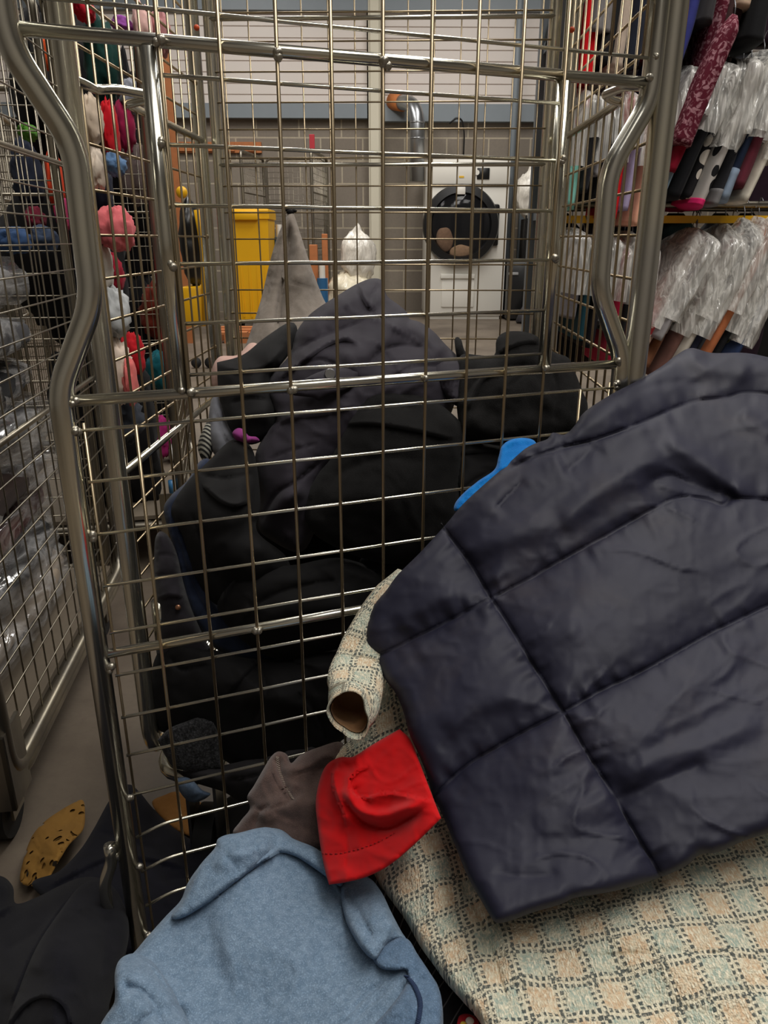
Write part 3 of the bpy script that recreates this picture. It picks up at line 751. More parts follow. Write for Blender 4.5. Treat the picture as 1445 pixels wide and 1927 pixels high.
def cage_plain(name, label, loc, rz, W, D, z1, group=None, solid=True, kink=False):
    t = thing(name, label, 'roll cage', loc, rz, group)
    rows = [.27 + .062 * k for k in range(int((z1 - .3) / .062))]
    panel_side(t, 'side_panel', 0.0, D, .19, z1, M_FARZ, M_FARZ, sx=1, rows=rows, kink=kink, wr=.0019, rail_z=(1.33, .78), vs=.06)
    panel_side(t, 'side_panel', W, D, .19, z1, M_FARZ, M_FARZ, sx=-1, rows=rows, kink=kink, wr=.0019, rail_z=(1.33, .78), vs=.06)
    rb = [.25 + .058 * k for k in range(int((z1 - .3) / .058))]
    panel_back(t, W, D, .19, z1, M_FARZ, M_FARZ, rb, [1.26, .7], vs=.056, wr=.0019)
    cage_base(t, W, D, .17, M_FARZ, M_FARZ, solid)
    return t
# neighbour on the left, packed with bagged clothes; its right side runs away from us
LA = R(6.9)
LC_O = np.array([-.705, 1.17, 0]); LC_W, LC_D = .74, 1.0
lx = np.array([math.cos(LA), math.sin(LA), 0]); ly = np.array([-math.sin(LA), math.cos(LA), 0])
left_cage = cage_plain('roll_cage', 'zinc roll cage packed with plastic-wrapped clothes, left of the open gate', LC_O - lx * LC_W, LA, LC_W, LC_D, 1.72, 'neighbouring roll cages')
mb = MB()
P_ = lambda a, b, z: (LC_W + a, b, z)
mb.box(P_(-.075, -.03, .14), P_(.012, -.022, .30)); mb.box(P_(.004, -.03, .14), P_(.012, .06, .30)); mb.rbox(P_(-.05, -.036, .17), P_(-.02, -.028, .26), .003)
mb.build('corner_bracket', M_FARZ, left_cage, world=False, smooth=False)
MB().tube([P_(-.03, -.012, .30), P_(-.03, -.012, .345)], .011, 12).build('blue_plug', plain('blue plastic plug', (60, 120, 170), .4), left_cage, world=False)
far_cages = []
for px, Y, rz, lb in ((278, 2.42, 12, 'roll cage with the pink and red bundles, right behind the bagged-clothes cage'),
                       (300, 3.6, 15, 'roll cage with teal and magenta clothes, farthest of the packed row')):
    p = at(px, 450, Y)
    far_cages.append(dup(left_cage, (p[0] - .74, Y, 0), R(rz), lb, 'neighbouring roll cages'))
p = at(590, 450, 11.2)
far_cages.append(dup(left_cage, (p[0] - .95, 11.2, 0), R(-6), 'empty roll cage with a red tag standing by the block wall', 'neighbouring roll cages'))
for ch in far_cages[-1].children: pass
far_cages[-1].scale = (1.3, 1.2, 1.32)
mb = MB(); q = at(588, 268, 11.2); mb.rbox((q[0] - .035, 11.12, q[2] - .09), (q[0] + .035, 11.15, q[2] + .09), .005); tag(mb.build('red_tag', plain('red tag', (170, 40, 50), .5), smooth=False), 'small red tag hung on the empty far cage', 'tag')

# ================================================================== clothes in the open cage
def pY(py): return np.interp(py, [520, 560, 650, 800, 1000, 1250, 1450, 1540], [1.52, 1.46, 1.37, 1.26, 1.17, 1.13, 1.11, 1.09])
def pile(name, label, cat, outline, off, bulge, mat, folds=(), thick=.06, edge=26, wr=(.006, 90, 30, 1.6), fine=(.0015, 30), step=7, seed=1, group=None, parts=True):
    P = [(p[0], p[1]) for p in outline]; c = np.mean(P, 0)
    ctrl = [(x, y, float(pY(y) + off)) for x, y in P[::max(1, len(P) // 14)]]
    ctrl += [(c[0] * .5 + x * .5, c[1] * .5 + y * .5, float(pY(c[1] * .5 + y * .5) + off - bulge * .7)) for x, y in P[::max(1, len(P) // 7)]] + [(c[0], c[1], float(pY(c[1]) + off - bulge))]
    k = Cloth(outline, ctrl, folds, thick, edge, step, wr, fine, seed=seed)
    o = k.build(name, mat); tag(o, label, cat, group); return k, o
F_PLUM = fabric('charcoal plum cotton', (44, 40, 48), (52, 48, 56), .75, 1800, .2, .05, 18)
F_BLACK = fabric('black cotton', (14, 13, 14), (19, 18, 19), .8, 1700, .2, .03)
F_WOOL = fabric('black wool', (10, 9, 9), (16, 15, 15), .95, 900, .5, .03, 60, .3)
F_FLEECE = fabric('black fleece', (13, 12, 12), (21, 20, 20), .95, 700, .6, .03, 80, .3)
F_NAVY = fabric('dark navy denim', (34, 42, 62), (46, 55, 78), .85, 1500, .35, .15, 40, .2)
F_CHAR = fabric('charcoal denim', (34, 31, 36), (42, 39, 45), .85, 1500, .3, .15, 40)
F_GREY = fabric('grey jersey', (112, 113, 120), (124, 125, 132), .85, 1500, .3, .1, 30)
F_KNIT = fabric('taupe grey knit', (136, 126, 116), (148, 138, 128), .95, 1100, .6, .2, 90, .2)
F_PINK = fabric('dusty pink cloth', (196, 160, 148), (206, 172, 160), .85)
F_MAGEN = fabric('magenta cord', (126, 44, 110), (140, 54, 122), .8)
F_DENIM = fabric('washed blue denim', (70, 86, 108), (96, 112, 132), .85, 1300, .5, .1, 60, .4)
F_BOUCLE = fabric('dark boucle', (20, 20, 21), (52, 52, 54), .95, 330, 1.0, .1, 160, .7)

# taupe knit knotted to the back panel
k = Cloth([(541, 402, 1), (552, 400, 1), (562, 430), (578, 480), (594, 525), (606, 556), (640, 640), (600, 720), (480, 720), (440, 700), (462, 650), (478, 605), (492, 560), (506, 500), (522, 445)],
          [(546, 400, 1.69), (500, 520, 1.66), (600, 550, 1.66), (470, 640, 1.58), (620, 640, 1.58), (550, 520, 1.62), (545, 620, 1.56), (450, 700, 1.54), (620, 710, 1.54)],
          [('groove', [(546, 410), (540, 480), (528, 560), (520, 640)], 7, .035), ('ridge', [(552, 405), (565, 470), (575, 560), (580, 640)], 18, .012), ('groove', [(530, 440), (510, 520), (490, 590)], 5, .010),
           ('groove', [(536, 528), (560, 535), (590, 545), (606, 560)], 3, .002)],
          .03, 12, 5, (.003, 60, 90, .5), (.0006, 16), seed=5)
t = thing('knit_sweater', 'taupe grey knit garment hung in a point from the cage back, above the dark pile', 'sweater', k.P(546, 470))
k.build('body', F_KNIT, t)
mb = MB(); q = at(546, 399, 1.70)
mb.ball(q, .007, 10, (1.2, .9, .8)); mb.ball(q + [-.007, 0, .004], .005, 8, (1.5, .6, .7)); mb.ball(q + [.007, 0, .002], .005, 8, (1.5, .6, .7)); mb.build('knot', F_BLACK, t)

pile('pink_blouse', 'scrap of dusty pink top behind the black folds, below the hanging knit', 'top', [(398, 700), (412, 672), (446, 668), (470, 646), (486, 650), (480, 676), (440, 720), (404, 732)], .08, .02, F_PINK, thick=.04, edge=12, wr=(.004, 30, 0, 1), step=5)
pile('grey_sweatshirt', 'mid grey jersey garment showing between black folds at the left of the pile', 'sweatshirt', [(398, 752), (410, 745), (430, 800), (470, 860), (450, 900), (400, 850), (392, 800)], .05, .02, F_GREY, [('groove', [(404, 770), (420, 820), (450, 870)], 6, .008)], thick=.04, edge=14, wr=(.004, 50, 70, 1.5), step=5)
pile('striped_shirt', 'black and white striped shirt edge against the left cage side', 'shirt', [(372, 838), (392, 790), (404, 800), (400, 850), (386, 872)], .06, .01, None, thick=.03, edge=8, step=5)
def stripes():
    m, nt, b = new_mat('striped cloth'); tc = N(nt, 'ShaderNodeTexCoord')
    w_ = N(nt, 'ShaderNodeTexWave', i_Scale=55.0, i_Distortion=.4); w_.bands_direction = 'DIAGONAL'; L(nt, tc.outputs['Object'], w_.inputs['Vector'])
    L(nt, mixc(nt, ramp(nt, w_.outputs['Fac'], .45, .6), lin((34, 34, 34)), lin((170, 168, 156))), b.inputs['Base Color']); b.inputs['Roughness'].default_value = .9; return m
bpy.data.objects['striped_shirt'].data.materials.clear(); bpy.data.objects['striped_shirt'].data.materials.append(stripes())

# plum charcoal jacket on top of the pile
jk_out = [(545, 668), (556, 628), (585, 590), (640, 553), (672, 534), (700, 524), (720, 529), (728, 556), (752, 575), (766, 588), (770, 600), (790, 606), (816, 624), (838, 648), (862, 672), (880, 700), (862, 740), (830, 800), (700, 840), (640, 870), (612, 912), (596, 960), (588, 1010), (560, 1040), (500, 1010), (486, 990), (490, 940), (480, 890), (482, 850), (506, 806), (520, 790), (505, 745), (508, 710)]
jf = [('lap', [(672, 530), (682, 560), (700, 588)], 22, .020), ('groove', [(704, 600), (700, 560), (716, 530)], 6, .012), ('lap', [(520, 720), (560, 690), (612, 652), (650, 640), (676, 652)], 20, .016),
      ('groove', [(560, 690), (600, 676), (640, 690)], 5, .010), ('ridge', [(640, 690), (680, 660), (720, 640), (770, 600)], 26, .018), ('groove', [(690, 690), (720, 660), (760, 650), (810, 655)], 6, .012),
      ('ridge', [(560, 640), (600, 600), (650, 565), (690, 540)], 24, .014), ('groove', [(545, 668), (590, 640), (640, 620), (690, 600)], 8, .012), ('groove', [(500, 740), (560, 735), (610, 728), (660, 722), (720, 712)], 6, .016),
      ('lap', [(490, 830), (540, 792), (620, 778), (680, 760)], 14, .010), ('groove', [(486, 990), (520, 930), (560, 905), (610, 862)], 6, .016), ('ridge', [(500, 980), (530, 945), (580, 915)], 14, .012),
      ('ridge', [(720, 620), (760, 610), (800, 630), (840, 670)], 14, .014), ('groove', [(730, 720), (780, 690), (850, 690)], 6, .010), ('groove', [(500, 870), (540, 850), (600, 835)], 4, .005)]
P_ = [(p[0], p[1]) for p in jk_out]
kj = Cloth(jk_out, [(x, y, float(pY(y)) - .005) for x, y in P_[::2]] + [(640, 620, 1.36), (700, 570, 1.42), (720, 680, 1.28), (600, 740, 1.24), (560, 850, 1.18), (620, 820, 1.20), (540, 940, 1.13), (780, 700, 1.27), (580, 680, 1.29)], jf, .08, 24, 6, (.008, 85, -35, 1.7), (.0018, 26), seed=11)
t = thing('jacket', 'charcoal plum jacket with a metal snap, heaped on top of the dark pile', 'jacket', kj.P(620, 760))
kj.build('body', F_PLUM, t)
fl = Cloth([(548, 742), (560, 722), (600, 700), (640, 692), (676, 700), (660, 728), (620, 744), (600, 754), (588, 748)], [(548, 742, 1.225), (676, 706, 1.245), (610, 700, 1.235), (610, 750, 1.205), (610, 725, 1.21)], [('groove', [(560, 735), (620, 728), (665, 715)], 4, .004)], .016, 9, 5, (.003, 40, 0, 2), None, seed=4)
fl.build('flap', F_PLUM, t)
q = fl.P(621, 704, .001); q2 = fl.P(621, 704, .008); MB().tube([q, q2], [.0095, .008], 16).build('snap_button', plain('snap metal', (170, 170, 172), .35, .9), t, sharp=40)

pile('black_blouse', 'smooth black top with a squared edge, upper left of the pile', 'top', [(408, 682, 1), (456, 668), (500, 634), (546, 606), (560, 622), (548, 660), (512, 710), (512, 745), (524, 790), (500, 826), (462, 836), (432, 806), (412, 740)], .015, .03, F_BLACK,
     [('lap', [(412, 690), (450, 700), (500, 690), (540, 650)], 16, .010), ('groove', [(430, 760), (470, 750), (515, 755)], 6, .008), ('ridge', [(440, 800), (480, 780), (515, 790)], 16, .01)], seed=21)
pile('magenta_tie', 'knotted magenta cord between black garments', 'cord', [(437, 815), (446, 806), (458, 808), (468, 820), (482, 822), (488, 830), (470, 834), (452, 832), (442, 826)], -.025, .02, F_MAGEN, [('groove', [(450, 812), (456, 822), (470, 828)], 3, .004)], thick=.014, edge=6, wr=(.003, 14, 0, 1), step=3, fine=None)
pile('black_trousers', 'black trousers fanned out at the left of the pile below the magenta cord', 'trousers', [(322, 960), (350, 910), (392, 868), (436, 828), (470, 838), (484, 880), (490, 950), (484, 1000), (540, 1050), (545, 1110), (480, 1150), (410, 1140), (370, 1090), (344, 1010)], -.03, .05, F_BLACK,
     [('lap', [(378, 910), (410, 940), (440, 952), (476, 942)], 24, .02), ('groove', [(372, 890), (420, 900), (480, 890)], 8, .008), ('groove', [(360, 960), (380, 1020), (420, 1100)], 9, .010), ('ridge', [(400, 1010), (440, 1060), (500, 1090)], 24, .012)], seed=31, wr=(.007, 110, 60, 1.8))
pile('denim_jacket', 'dark navy denim strip running down the left edge of the pile', 'jacket', [(308, 960), (322, 932), (352, 905), (376, 868), (394, 864), (390, 890), (356, 930), (340, 985), (360, 1040), (386, 1100), (420, 1150), (480, 1186), (540, 1220), (556, 1250), (500, 1250), (420, 1230), (372, 1180), (344, 1110), (326, 1030)], -.005, .02, F_NAVY,
     [('groove', [(320, 960), (340, 1040), (370, 1120), (420, 1190)], 5, .008), ('lap', [(360, 900), (340, 940), (332, 990)], 10, .010)], thick=.05, edge=12, seed=41, wr=(.005, 60, 60, 2))
kk, oj = pile('dark_jeans', 'charcoal jeans folded against the left cage side with a small rivet', 'jeans', [(291, 1020), (300, 1000), (316, 1008), (332, 1040), (346, 1100), (362, 1150), (384, 1200), (400, 1240), (340, 1260), (300, 1250), (291, 1160)], -.03, .02, F_CHAR,
     [('groove', [(296, 1045), (316, 1044), (334, 1050)], 3, .004), ('lap', [(296, 1130), (320, 1120), (344, 1126)], 14, .010), ('groove', [(300, 1080), (320, 1085), (342, 1076)], 8, .006)], thick=.06, edge=14, seed=51)
q = kk.P(335, 1143, .004); tag(MB().ball(q, .005, 10, (1, .6, 1)).build('rivet', plain('copper rivet', (190, 140, 110), .35, .8)), 'tiny copper rivet on the charcoal jeans', 'rivet')

pile('wool_coat', 'black wool coat front in the middle of the pile behind the gate wires', 'coat', [(576, 980), (580, 930), (600, 890), (624, 860), (650, 800), (668, 760), (690, 728), (720, 722), (800, 745), (850, 778), (872, 810), (868, 880), (866, 960), (840, 1020), (760, 1060), (680, 1050), (600, 1012)], -.055, .05, F_WOOL,
     [('lap', [(640, 802), (700, 798), (780, 810), (862, 830)], 30, .014), ('groove', [(610, 930), (640, 890), (720, 860), (800, 870)], 14, .012), ('groove', [(680, 780), (720, 760), (790, 770)], 8, .008), ('ridge', [(600, 960), (680, 940), (760, 950)], 30, .010)], seed=61, wr=(.006, 120, 15, 1.6), fine=(.0012, 18))
pile('fleece_jacket', 'thick black fleece jacket at the right of the pile, below the small ear-like tab', 'jacket', [(858, 700), (868, 668), (900, 668), (930, 668), (934, 640), (950, 625), (985, 624), (1012, 634), (1020, 650), (1046, 664), (1070, 674), (1082, 700), (1096, 736), (1106, 764), (1096, 800), (1040, 840), (1000, 850), (960, 840), (880, 828), (862, 790)], -.045, .04, F_FLEECE,
     [('lap', [(930, 672), (970, 650), (1010, 646), (1040, 672)], 18, .014), ('groove', [(864, 760), (900, 710), (950, 690), (1030, 690)], 10, .012), ('lap', [(880, 780), (910, 715), (960, 700)], 26, .014), ('groove', [(950, 730), (980, 710), (1000, 690)], 5, .006), ('groove', [(1040, 690), (1050, 740), (1040, 800)], 10, .012), ('ridge', [(870, 770), (920, 810), (980, 810), (1010, 770)], 22, .016)], seed=71, wr=(.007, 100, 40, 1.5), fine=(.0014, 14))
pile('black_glove', 'small upright black tab poking up from the pile', 'glove', [(855, 640), (860, 634), (868, 640), (876, 662), (900, 674), (880, 684), (862, 680)], .0, .01, F_FLEECE, thick=.02, edge=7, step=4, wr=(.002, 20, 0, 1), fine=None, seed=5)
pile('quilted_waistband', 'ruched dark waistband between the plum jacket and the black fleece', 'waistband', [(812, 690), (850, 676), (872, 690), (876, 730), (862, 764), (836, 744), (820, 720)], -.03, .02, F_PLUM, [('groove', [(x, 716 - (x - 830) * .2), (x + 6, 728), (x + 10, 745)], 3, .005) for x in (832, 840, 848, 856)], thick=.04, edge=12, step=4, seed=8)
pile('black_dress', 'limp black dress under the fleece jacket, by the bright blue cloth', 'dress', [(864, 830), (930, 838), (1000, 850), (1060, 830), (1100, 800), (1108, 850), (1000, 960), (880, 1080), (760, 1130), (690, 1110), (680, 1050), (760, 1040), (846, 1000)], -.03, .03, F_BLACK,
     [('lap', [(836, 900), (842, 870), (880, 852), (950, 850)], 14, .012), ('groove', [(840, 960), (900, 900), (980, 880)], 8, .010), ('ridge', [(760, 1010), (820, 980), (900, 990)], 20, .012)], seed=81)
pile('black_skirt', 'black skirt with a curved hem low in the pile, left of the tweed cuff', 'skirt', [(410, 1148), (420, 1110), (450, 1080), (500, 1068), (560, 1062), (640, 1050), (720, 1080), (740, 1130), (690, 1190), (600, 1230), (520, 1240), (450, 1200)], -.05, .04, F_BLACK,
     [('lap', [(424, 1150), (430, 1110), (470, 1074), (540, 1064)], 20, .016), ('groove', [(460, 1150), (540, 1110), (650, 1090)], 10, .012), ('ridge', [(480, 1180), (560, 1150), (680, 1150)], 24, .012)], seed=91)
pile('black_blazer', 'black blazer across the bottom of the pile above the speckled boucle coat', 'blazer', [(288, 1250), (330, 1200), (400, 1222), (480, 1240), (560, 1236), (640, 1220), (700, 1200), (720, 1260), (680, 1360), (600, 1420), (500, 1470), (420, 1430), (340, 1390), (288, 1360)], -.035, .04, F_BLACK,
     [('lap', [(420, 1320), (470, 1260), (520, 1236), (600, 1260)], 20, .016), ('groove', [(480, 1240), (500, 1300), (470, 1370)], 7, .010), ('ridge', [(440, 1300), (520, 1310), (600, 1350)], 24, .014), ('groove', [(560, 1300), (600, 1350), (610, 1400)], 8, .010), ('groove', [(320, 1230), (340, 1260), (400, 1250)], 6, .008)], seed=101)
pile('boucle_coat', 'dark speckled boucle coat at the foot of the pile, lower left', 'coat', [(296, 1392, 1), (320, 1370), (350, 1358), (376, 1350), (404, 1358, 1), (414, 1400), (416, 1446, 1), (380, 1452), (330, 1446), (312, 1424)], -.06, .004, F_BOUCLE, thick=.02, edge=6, wr=(.004, 60, 0, 1), fine=(.001, 8), step=5, seed=111)
pile('grey_trousers', 'dark grey trousers spilling under the speckled boucle coat', 'trousers', [(318, 1440), (340, 1450), (420, 1440), (500, 1420), (560, 1400), (600, 1410), (560, 1450), (500, 1500), (460, 1512), (420, 1490), (360, 1470)], -.045, .03, fabric('dark grey wool', (38, 36, 38), (46, 44, 46)), [('lap', [(330, 1446), (400, 1440), (470, 1436)], 14, .01), ('groove', [(420, 1470), (480, 1460), (540, 1430)], 6, .008)], thick=.05, edge=16, seed=121)
kd, od = pile('denim_tab', 'blue denim waistband end with a buttonhole hanging below the pile', 'jeans', [(330, 1470), (345, 1462), (362, 1468), (380, 1486), (396, 1494), (382, 1505), (362, 1510), (344, 1498)], -.06, .01, F_DENIM, [('groove', [(338, 1490), (352, 1502), (372, 1500), (378, 1488)], 2, .002)], thick=.015, edge=6, wr=(.002, 20, 0, 1), fine=None, step=3, seed=9)
# dark stuffing that carries the pile: two bundled coats resting on the deck
def bundle(name, label, cat, c, r, mat, seed, amp=.12, floor=None, rz=0):
    mb = MB(); mb.ball((0, 0, 0), 1, 40); V = mb.v[0]; V *= (1 + amp * ridged(V * 1.9, seed, 3) - amp * .5)[:, None]
    V *= np.array(r); Mz = np.array(Matrix.Rotation(rz, 3, 'Z')); V[:] = V @ Mz.T + np.array(c)
    if floor is not None: V[:, 2] = np.maximum(V[:, 2], floor)
    return tag(mb.build(name, mat), label, cat)
bundle('black_coat', 'bundled black coat deep inside the open cage under the pile', 'coat', (-.14, 1.50, .50), (.17, .17, .30), F_BLACK, 7, floor=.272)
bundle('black_coat', 'second bundled black coat at the cage back, right of the plum jacket', 'coat', (.16, 1.50, .52), (.15, .16, .28), F_WOOL, 8, floor=.272)

# ================================================================== the heap in front of the gate
F_PUFF = fabric('navy nylon shell', (29, 29, 45), (35, 35, 52), .58, 2600, .12, .0, 9, 0, ((84, 76, 74), .32), .30)
F_SEAM = plain('black thread', (14, 14, 18), .8)
pf_out = [(1300, 655), (1340, 664), (1400, 664), (1445, 672), (1560, 700), (1640, 760), (1640, 1480), (1560, 1510), (1445, 1567), (1400, 1582), (1350, 1604), (1318, 1608), (1290, 1630), (1240, 1652), (1160, 1676), (1080, 1690), (1060, 1700), (1000, 1718), (960, 1733), (935, 1737), (925, 1728), (905, 1694), (880, 1650), (860, 1600), (842, 1556), (826, 1520), (816, 1502), (806, 1470), (800, 1450), (786, 1416), (770, 1380), (758, 1336), (744, 1304), (730, 1286), (712, 1258), (698, 1236), (686, 1220), (684, 1202), (690, 1172), (704, 1138), (726, 1112), (748, 1082), (790, 1040), (836, 990), (868, 952), (906, 916), (950, 878), (986, 846), (1008, 834), (1030, 826), (1040, 814), (1062, 818), (1080, 802), (1100, 775), (1150, 742), (1200, 716), (1244, 690), (1270, 670)]
pf_d = [(1300, 660, 1.13), (1445, 675, 1.12), (1560, 700, 1.1), (1640, 780, 1.04), (1160, 745, 1.005), (1020, 832, .945), (840, 992, .875), (690, 1200, .80), (750, 1310, .735), (830, 1530, .615), (935, 1735, .495), (1240, 1650, .525), (1445, 1570, .555), (1640, 1490, .58), (1445, 1100, .80), (1300, 1100, .79), (1060, 1340, .665), (1445, 850, .97), (1200, 900, .905), (1000, 1100, .80), (1200, 1400, .635), (1445, 1330, .67)]
S1 = [(960, 880), (1000, 862), (1060, 842), (1114, 829), (1170, 810), (1215, 792), (1260, 772), (1308, 755), (1366, 748), (1400, 739), (1445, 742), (1640, 780)]
S2 = [(690, 1240), (730, 1226), (790, 1196), (850, 1166), (925, 1126), (1000, 1087), (1046, 1060), (1100, 1030), (1148, 1004), (1212, 967), (1277, 936), (1326, 939), (1360, 950), (1379, 938), (1445, 941), (1640, 960)]
S3 = [(812, 1504), (850, 1466), (880, 1440), (920, 1415), (1000, 1370), (1060, 1340), (1130, 1300), (1190, 1272), (1250, 1240), (1330, 1195), (1390, 1166), (1445, 1140), (1640, 1070)]
SV = [(830, 985), (842, 1004), (870, 1040), (900, 1085), (920, 1120), (960, 1180), (1005, 1255), (1060, 1340), (1100, 1410), (1150, 1490), (1190, 1560), (1220, 1610), (1246, 1654)]
pf_folds = [('groove', [(1200, 925), (1222, 909), (1262, 895), (1323, 918), (1400, 940)], 22, .016), ('ridge', [(1237, 825), (1277, 841), (1333, 878), (1410, 940)], 20, .012), ('ridge', [(1390, 775), (1420, 798), (1460, 820)], 16, .010),
            ('ridge', [(1040, 1000), (1120, 930), (1200, 880), (1260, 860)], 26, .010), ('groove', [(1060, 890), (1100, 860), (1120, 832)], 16, .008), ('ridge', [(860, 1060), (950, 1010), (1060, 980)], 26, .008), ('groove', [(990, 900), (960, 930), (930, 960)], 10, .007),
            ('ridge', [(1150, 1480), (1240, 1430), (1330, 1400), (1445, 1350)], 22, .007), ('groove', [(1150, 1510), (1240, 1470), (1340, 1430)], 26, .006), ('ridge', [(740, 1180), (800, 1140), (870, 1110)], 20, .006), ('groove', [(920, 1640), (1000, 1650), (1060, 1640)], 16, .005), ('ridge', [(960, 1240), (1010, 1200), (1100, 1180)], 26, .006),
            ('ridge', [(1000, 1560), (1080, 1540), (1170, 1500)], 26, .005), ('ridge', [(830, 1380), (900, 1330), (990, 1300)], 22, .006), ('ridge', [(1290, 660), (1330, 690), (1420, 700)], 20, .010), ('groove', [(1180, 740), (1260, 720), (1340, 725)], 14, .006)]
kp = Cloth(pf_out, pf_d, pf_folds, .05, 34, 6, (.0046, 120, -32, 2.4), (.0006, 30), [S1, S2, S3, SV], .020, 52, 7, .5)
t = thing('puffer_coat', 'dusty navy quilted puffer coat spread over the top of the heap', 'coat', kp.P(1060, 1340))
kp.build('shell', F_PUFF, t)
for i, S in enumerate((S1, S2, S3, SV)):
    c = kp.line(S, -.0022, 5); mb = MB()
    for a in range(0, len(c) - 2, 2): mb.tube([c[a], c[a + 1] * .7 + c[a + 2] * .3], .0011 if i < 3 else .0010, 5)
    so = mb.build('seam_stitching', F_SEAM, t)

# tweed coat under the puffer
def tweed():
    m, nt, b = new_mat('plaid tweed')
    uvn = N(nt, 'ShaderNodeUVMap'); uvn.uv_map = 'weave'
    nz = N(nt, 'ShaderNodeTexNoise', i_Scale=14.0, i_Detail=2.0); L(nt, uvn.outputs[0], nz.inputs['Vector'])
    ad = N(nt, 'ShaderNodeVectorMath', operation='MULTIPLY_ADD'); ad.inputs[1].default_value = (.016, .016, 0); L(nt, nz.outputs['Color'], ad.inputs[0]); L(nt, uvn.outputs[0], ad.inputs[2])
    sp_ = N(nt, 'ShaderNodeSeparateXYZ'); L(nt, ad.outputs[0], sp_.inputs[0])
    PX = .062
    u = math_n(nt, 'DIVIDE', sp_.outputs[0], PX); v = math_n(nt, 'DIVIDE', sp_.outputs[1], PX)
    su = math_n(nt, 'SINE', math_n(nt, 'MULTIPLY', u, 2 * math.pi)); sv = math_n(nt, 'SINE', math_n(nt, 'MULTIPLY', v, 2 * math.pi))
    n_s = N(nt, 'ShaderNodeTexNoise', i_Scale=330.0, i_Detail=2.0); L(nt, uvn.outputs[0], n_s.inputs['Vector'])
    mpa = N(nt, 'ShaderNodeMapping'); mpa.inputs['Scale'].default_value = (1, .25, 1); L(nt, uvn.outputs[0], mpa.inputs['Vector'])
    n_t = N(nt, 'ShaderNodeTexNoise', i_Scale=620.0, i_Detail=1.0); L(nt, mpa.outputs[0], n_t.inputs['Vector'])
    n_l = N(nt, 'ShaderNodeTexNoise', i_Scale=120.0, i_Detail=3.0); L(nt, uvn.outputs[0], n_l.inputs['Vector'])
    jit = math_n(nt, 'MULTIPLY', math_n(nt, 'SUBTRACT', math_n(nt, 'ADD', n_s.outputs['Fac'], n_l.outputs['Fac']), 1.0), 4.4)
    sqz = lambda x: math_n(nt, 'MAXIMUM', math_n(nt, 'MINIMUM', math_n(nt, 'MULTIPLY', x, 1.7), 1.0), -1.0)
    su, sv = sqz(su), sqz(sv)
    chk = math_n(nt, 'MULTIPLY', math_n(nt, 'MULTIPLY', su, sv), 1.5)
    ck = math_n(nt, 'ADD', chk, jit)
    col = mixc(nt, math_n(nt, 'MULTIPLY', ramp(nt, ck, .3, 2.2), .72), lin((218, 210, 184)), lin((138, 166, 158)))
    ck2 = math_n(nt, 'ADD', math_n(nt, 'MULTIPLY', chk, -1.0), jit)
    col = mixc(nt, math_n(nt, 'MULTIPLY', ramp(nt, ck2, .3, 2.2), .66), col, lin((206, 164, 124)))
    col = mixc(nt, ramp(nt, n_t.outputs['Fac'], .52, .66), col, lin((236, 227, 202)))
    # doubled dark running stitches on the check lines
    def lines(a, bb):
        tot = None
        for off in (.455, .545, -.045, .045):
            fr = math_n(nt, 'ABSOLUTE', math_n(nt, 'SUBTRACT', math_n(nt, 'FRACT', math_n(nt, 'ADD', a, off)), .5))
            ln = math_n(nt, 'LESS_THAN', fr, .026)
            rowi = math_n(nt, 'FLOOR', math_n(nt, 'MULTIPLY', bb, 12.0))
            da = math_n(nt, 'FRACT', math_n(nt, 'ADD', math_n(nt, 'MULTIPLY', bb, 12.0), off * 3))
            ds = math_n(nt, 'LESS_THAN', da, .6)
            q = math_n(nt, 'MULTIPLY', ln, ds); tot = q if tot is None else math_n(nt, 'MAXIMUM', tot, q)
        return tot
    dk = math_n(nt, 'MULTIPLY', math_n(nt, 'MAXIMUM', lines(u, v), lines(v, u)), ramp(nt, n_s.outputs['Fac'], .32, .5))
    col = mixc(nt, math_n(nt, 'MULTIPLY', dk, .88), col, lin((52, 66, 70)))
    L(nt, col, b.inputs['Base Color']); b.inputs['Roughness'].default_value = .95; b.inputs['Specular IOR Level'].default_value = .2; b.inputs['Sheen Weight'].default_value = .1
    wv = N(nt, 'ShaderNodeTexVoronoi', i_Scale=520.0); L(nt, uvn.outputs[0], wv.inputs['Vector'])
    hh = math_n(nt, 'ADD', math_n(nt, 'MULTIPLY', wv.outputs['Distance'], -.7), n_t.outputs['Fac'])
    bp = N(nt, 'ShaderNodeBump', i_Strength=.8, i_Distance=.0022); L(nt, hh, bp.inputs['Height']); L(nt, bp.outputs[0], b.inputs['Normal'])
    return m
M_TWEED = tweed()
tw_out = [(618, 1436), (640, 1410), (668, 1380), (690, 1330), (712, 1270), (750, 1240), (800, 1280), (860, 1380), (1000, 1480), (1200, 1480), (1400, 1440), (1640, 1380), (1640, 2040), (960, 2040), (905, 1927), (870, 1884), (840, 1850), (815, 1815), (790, 1780), (765, 1735), (740, 1700), (716, 1668), (700, 1640), (660, 1600), (620, 1540), (608, 1480)]
tw_d = [(618, 1440, .765), (712, 1270, .83), (750, 1240, .83), (690, 1340, .80), (800, 1290, .80), (770, 1360, .77), (700, 1640, .635), (620, 1540, .71), (800, 1500, .69), (905, 1927, .44), (815, 1815, .505), (960, 2030, .40), (1445, 1927, .44), (1445, 1640, .575), (1000, 1730, .535), (1200, 1500, .67), (1640, 2040, .41), (1445, 1450, .69), (900, 1450, .72), (1640, 1400, .70), (1240, 1690, .545), (1150, 1850, .475)]
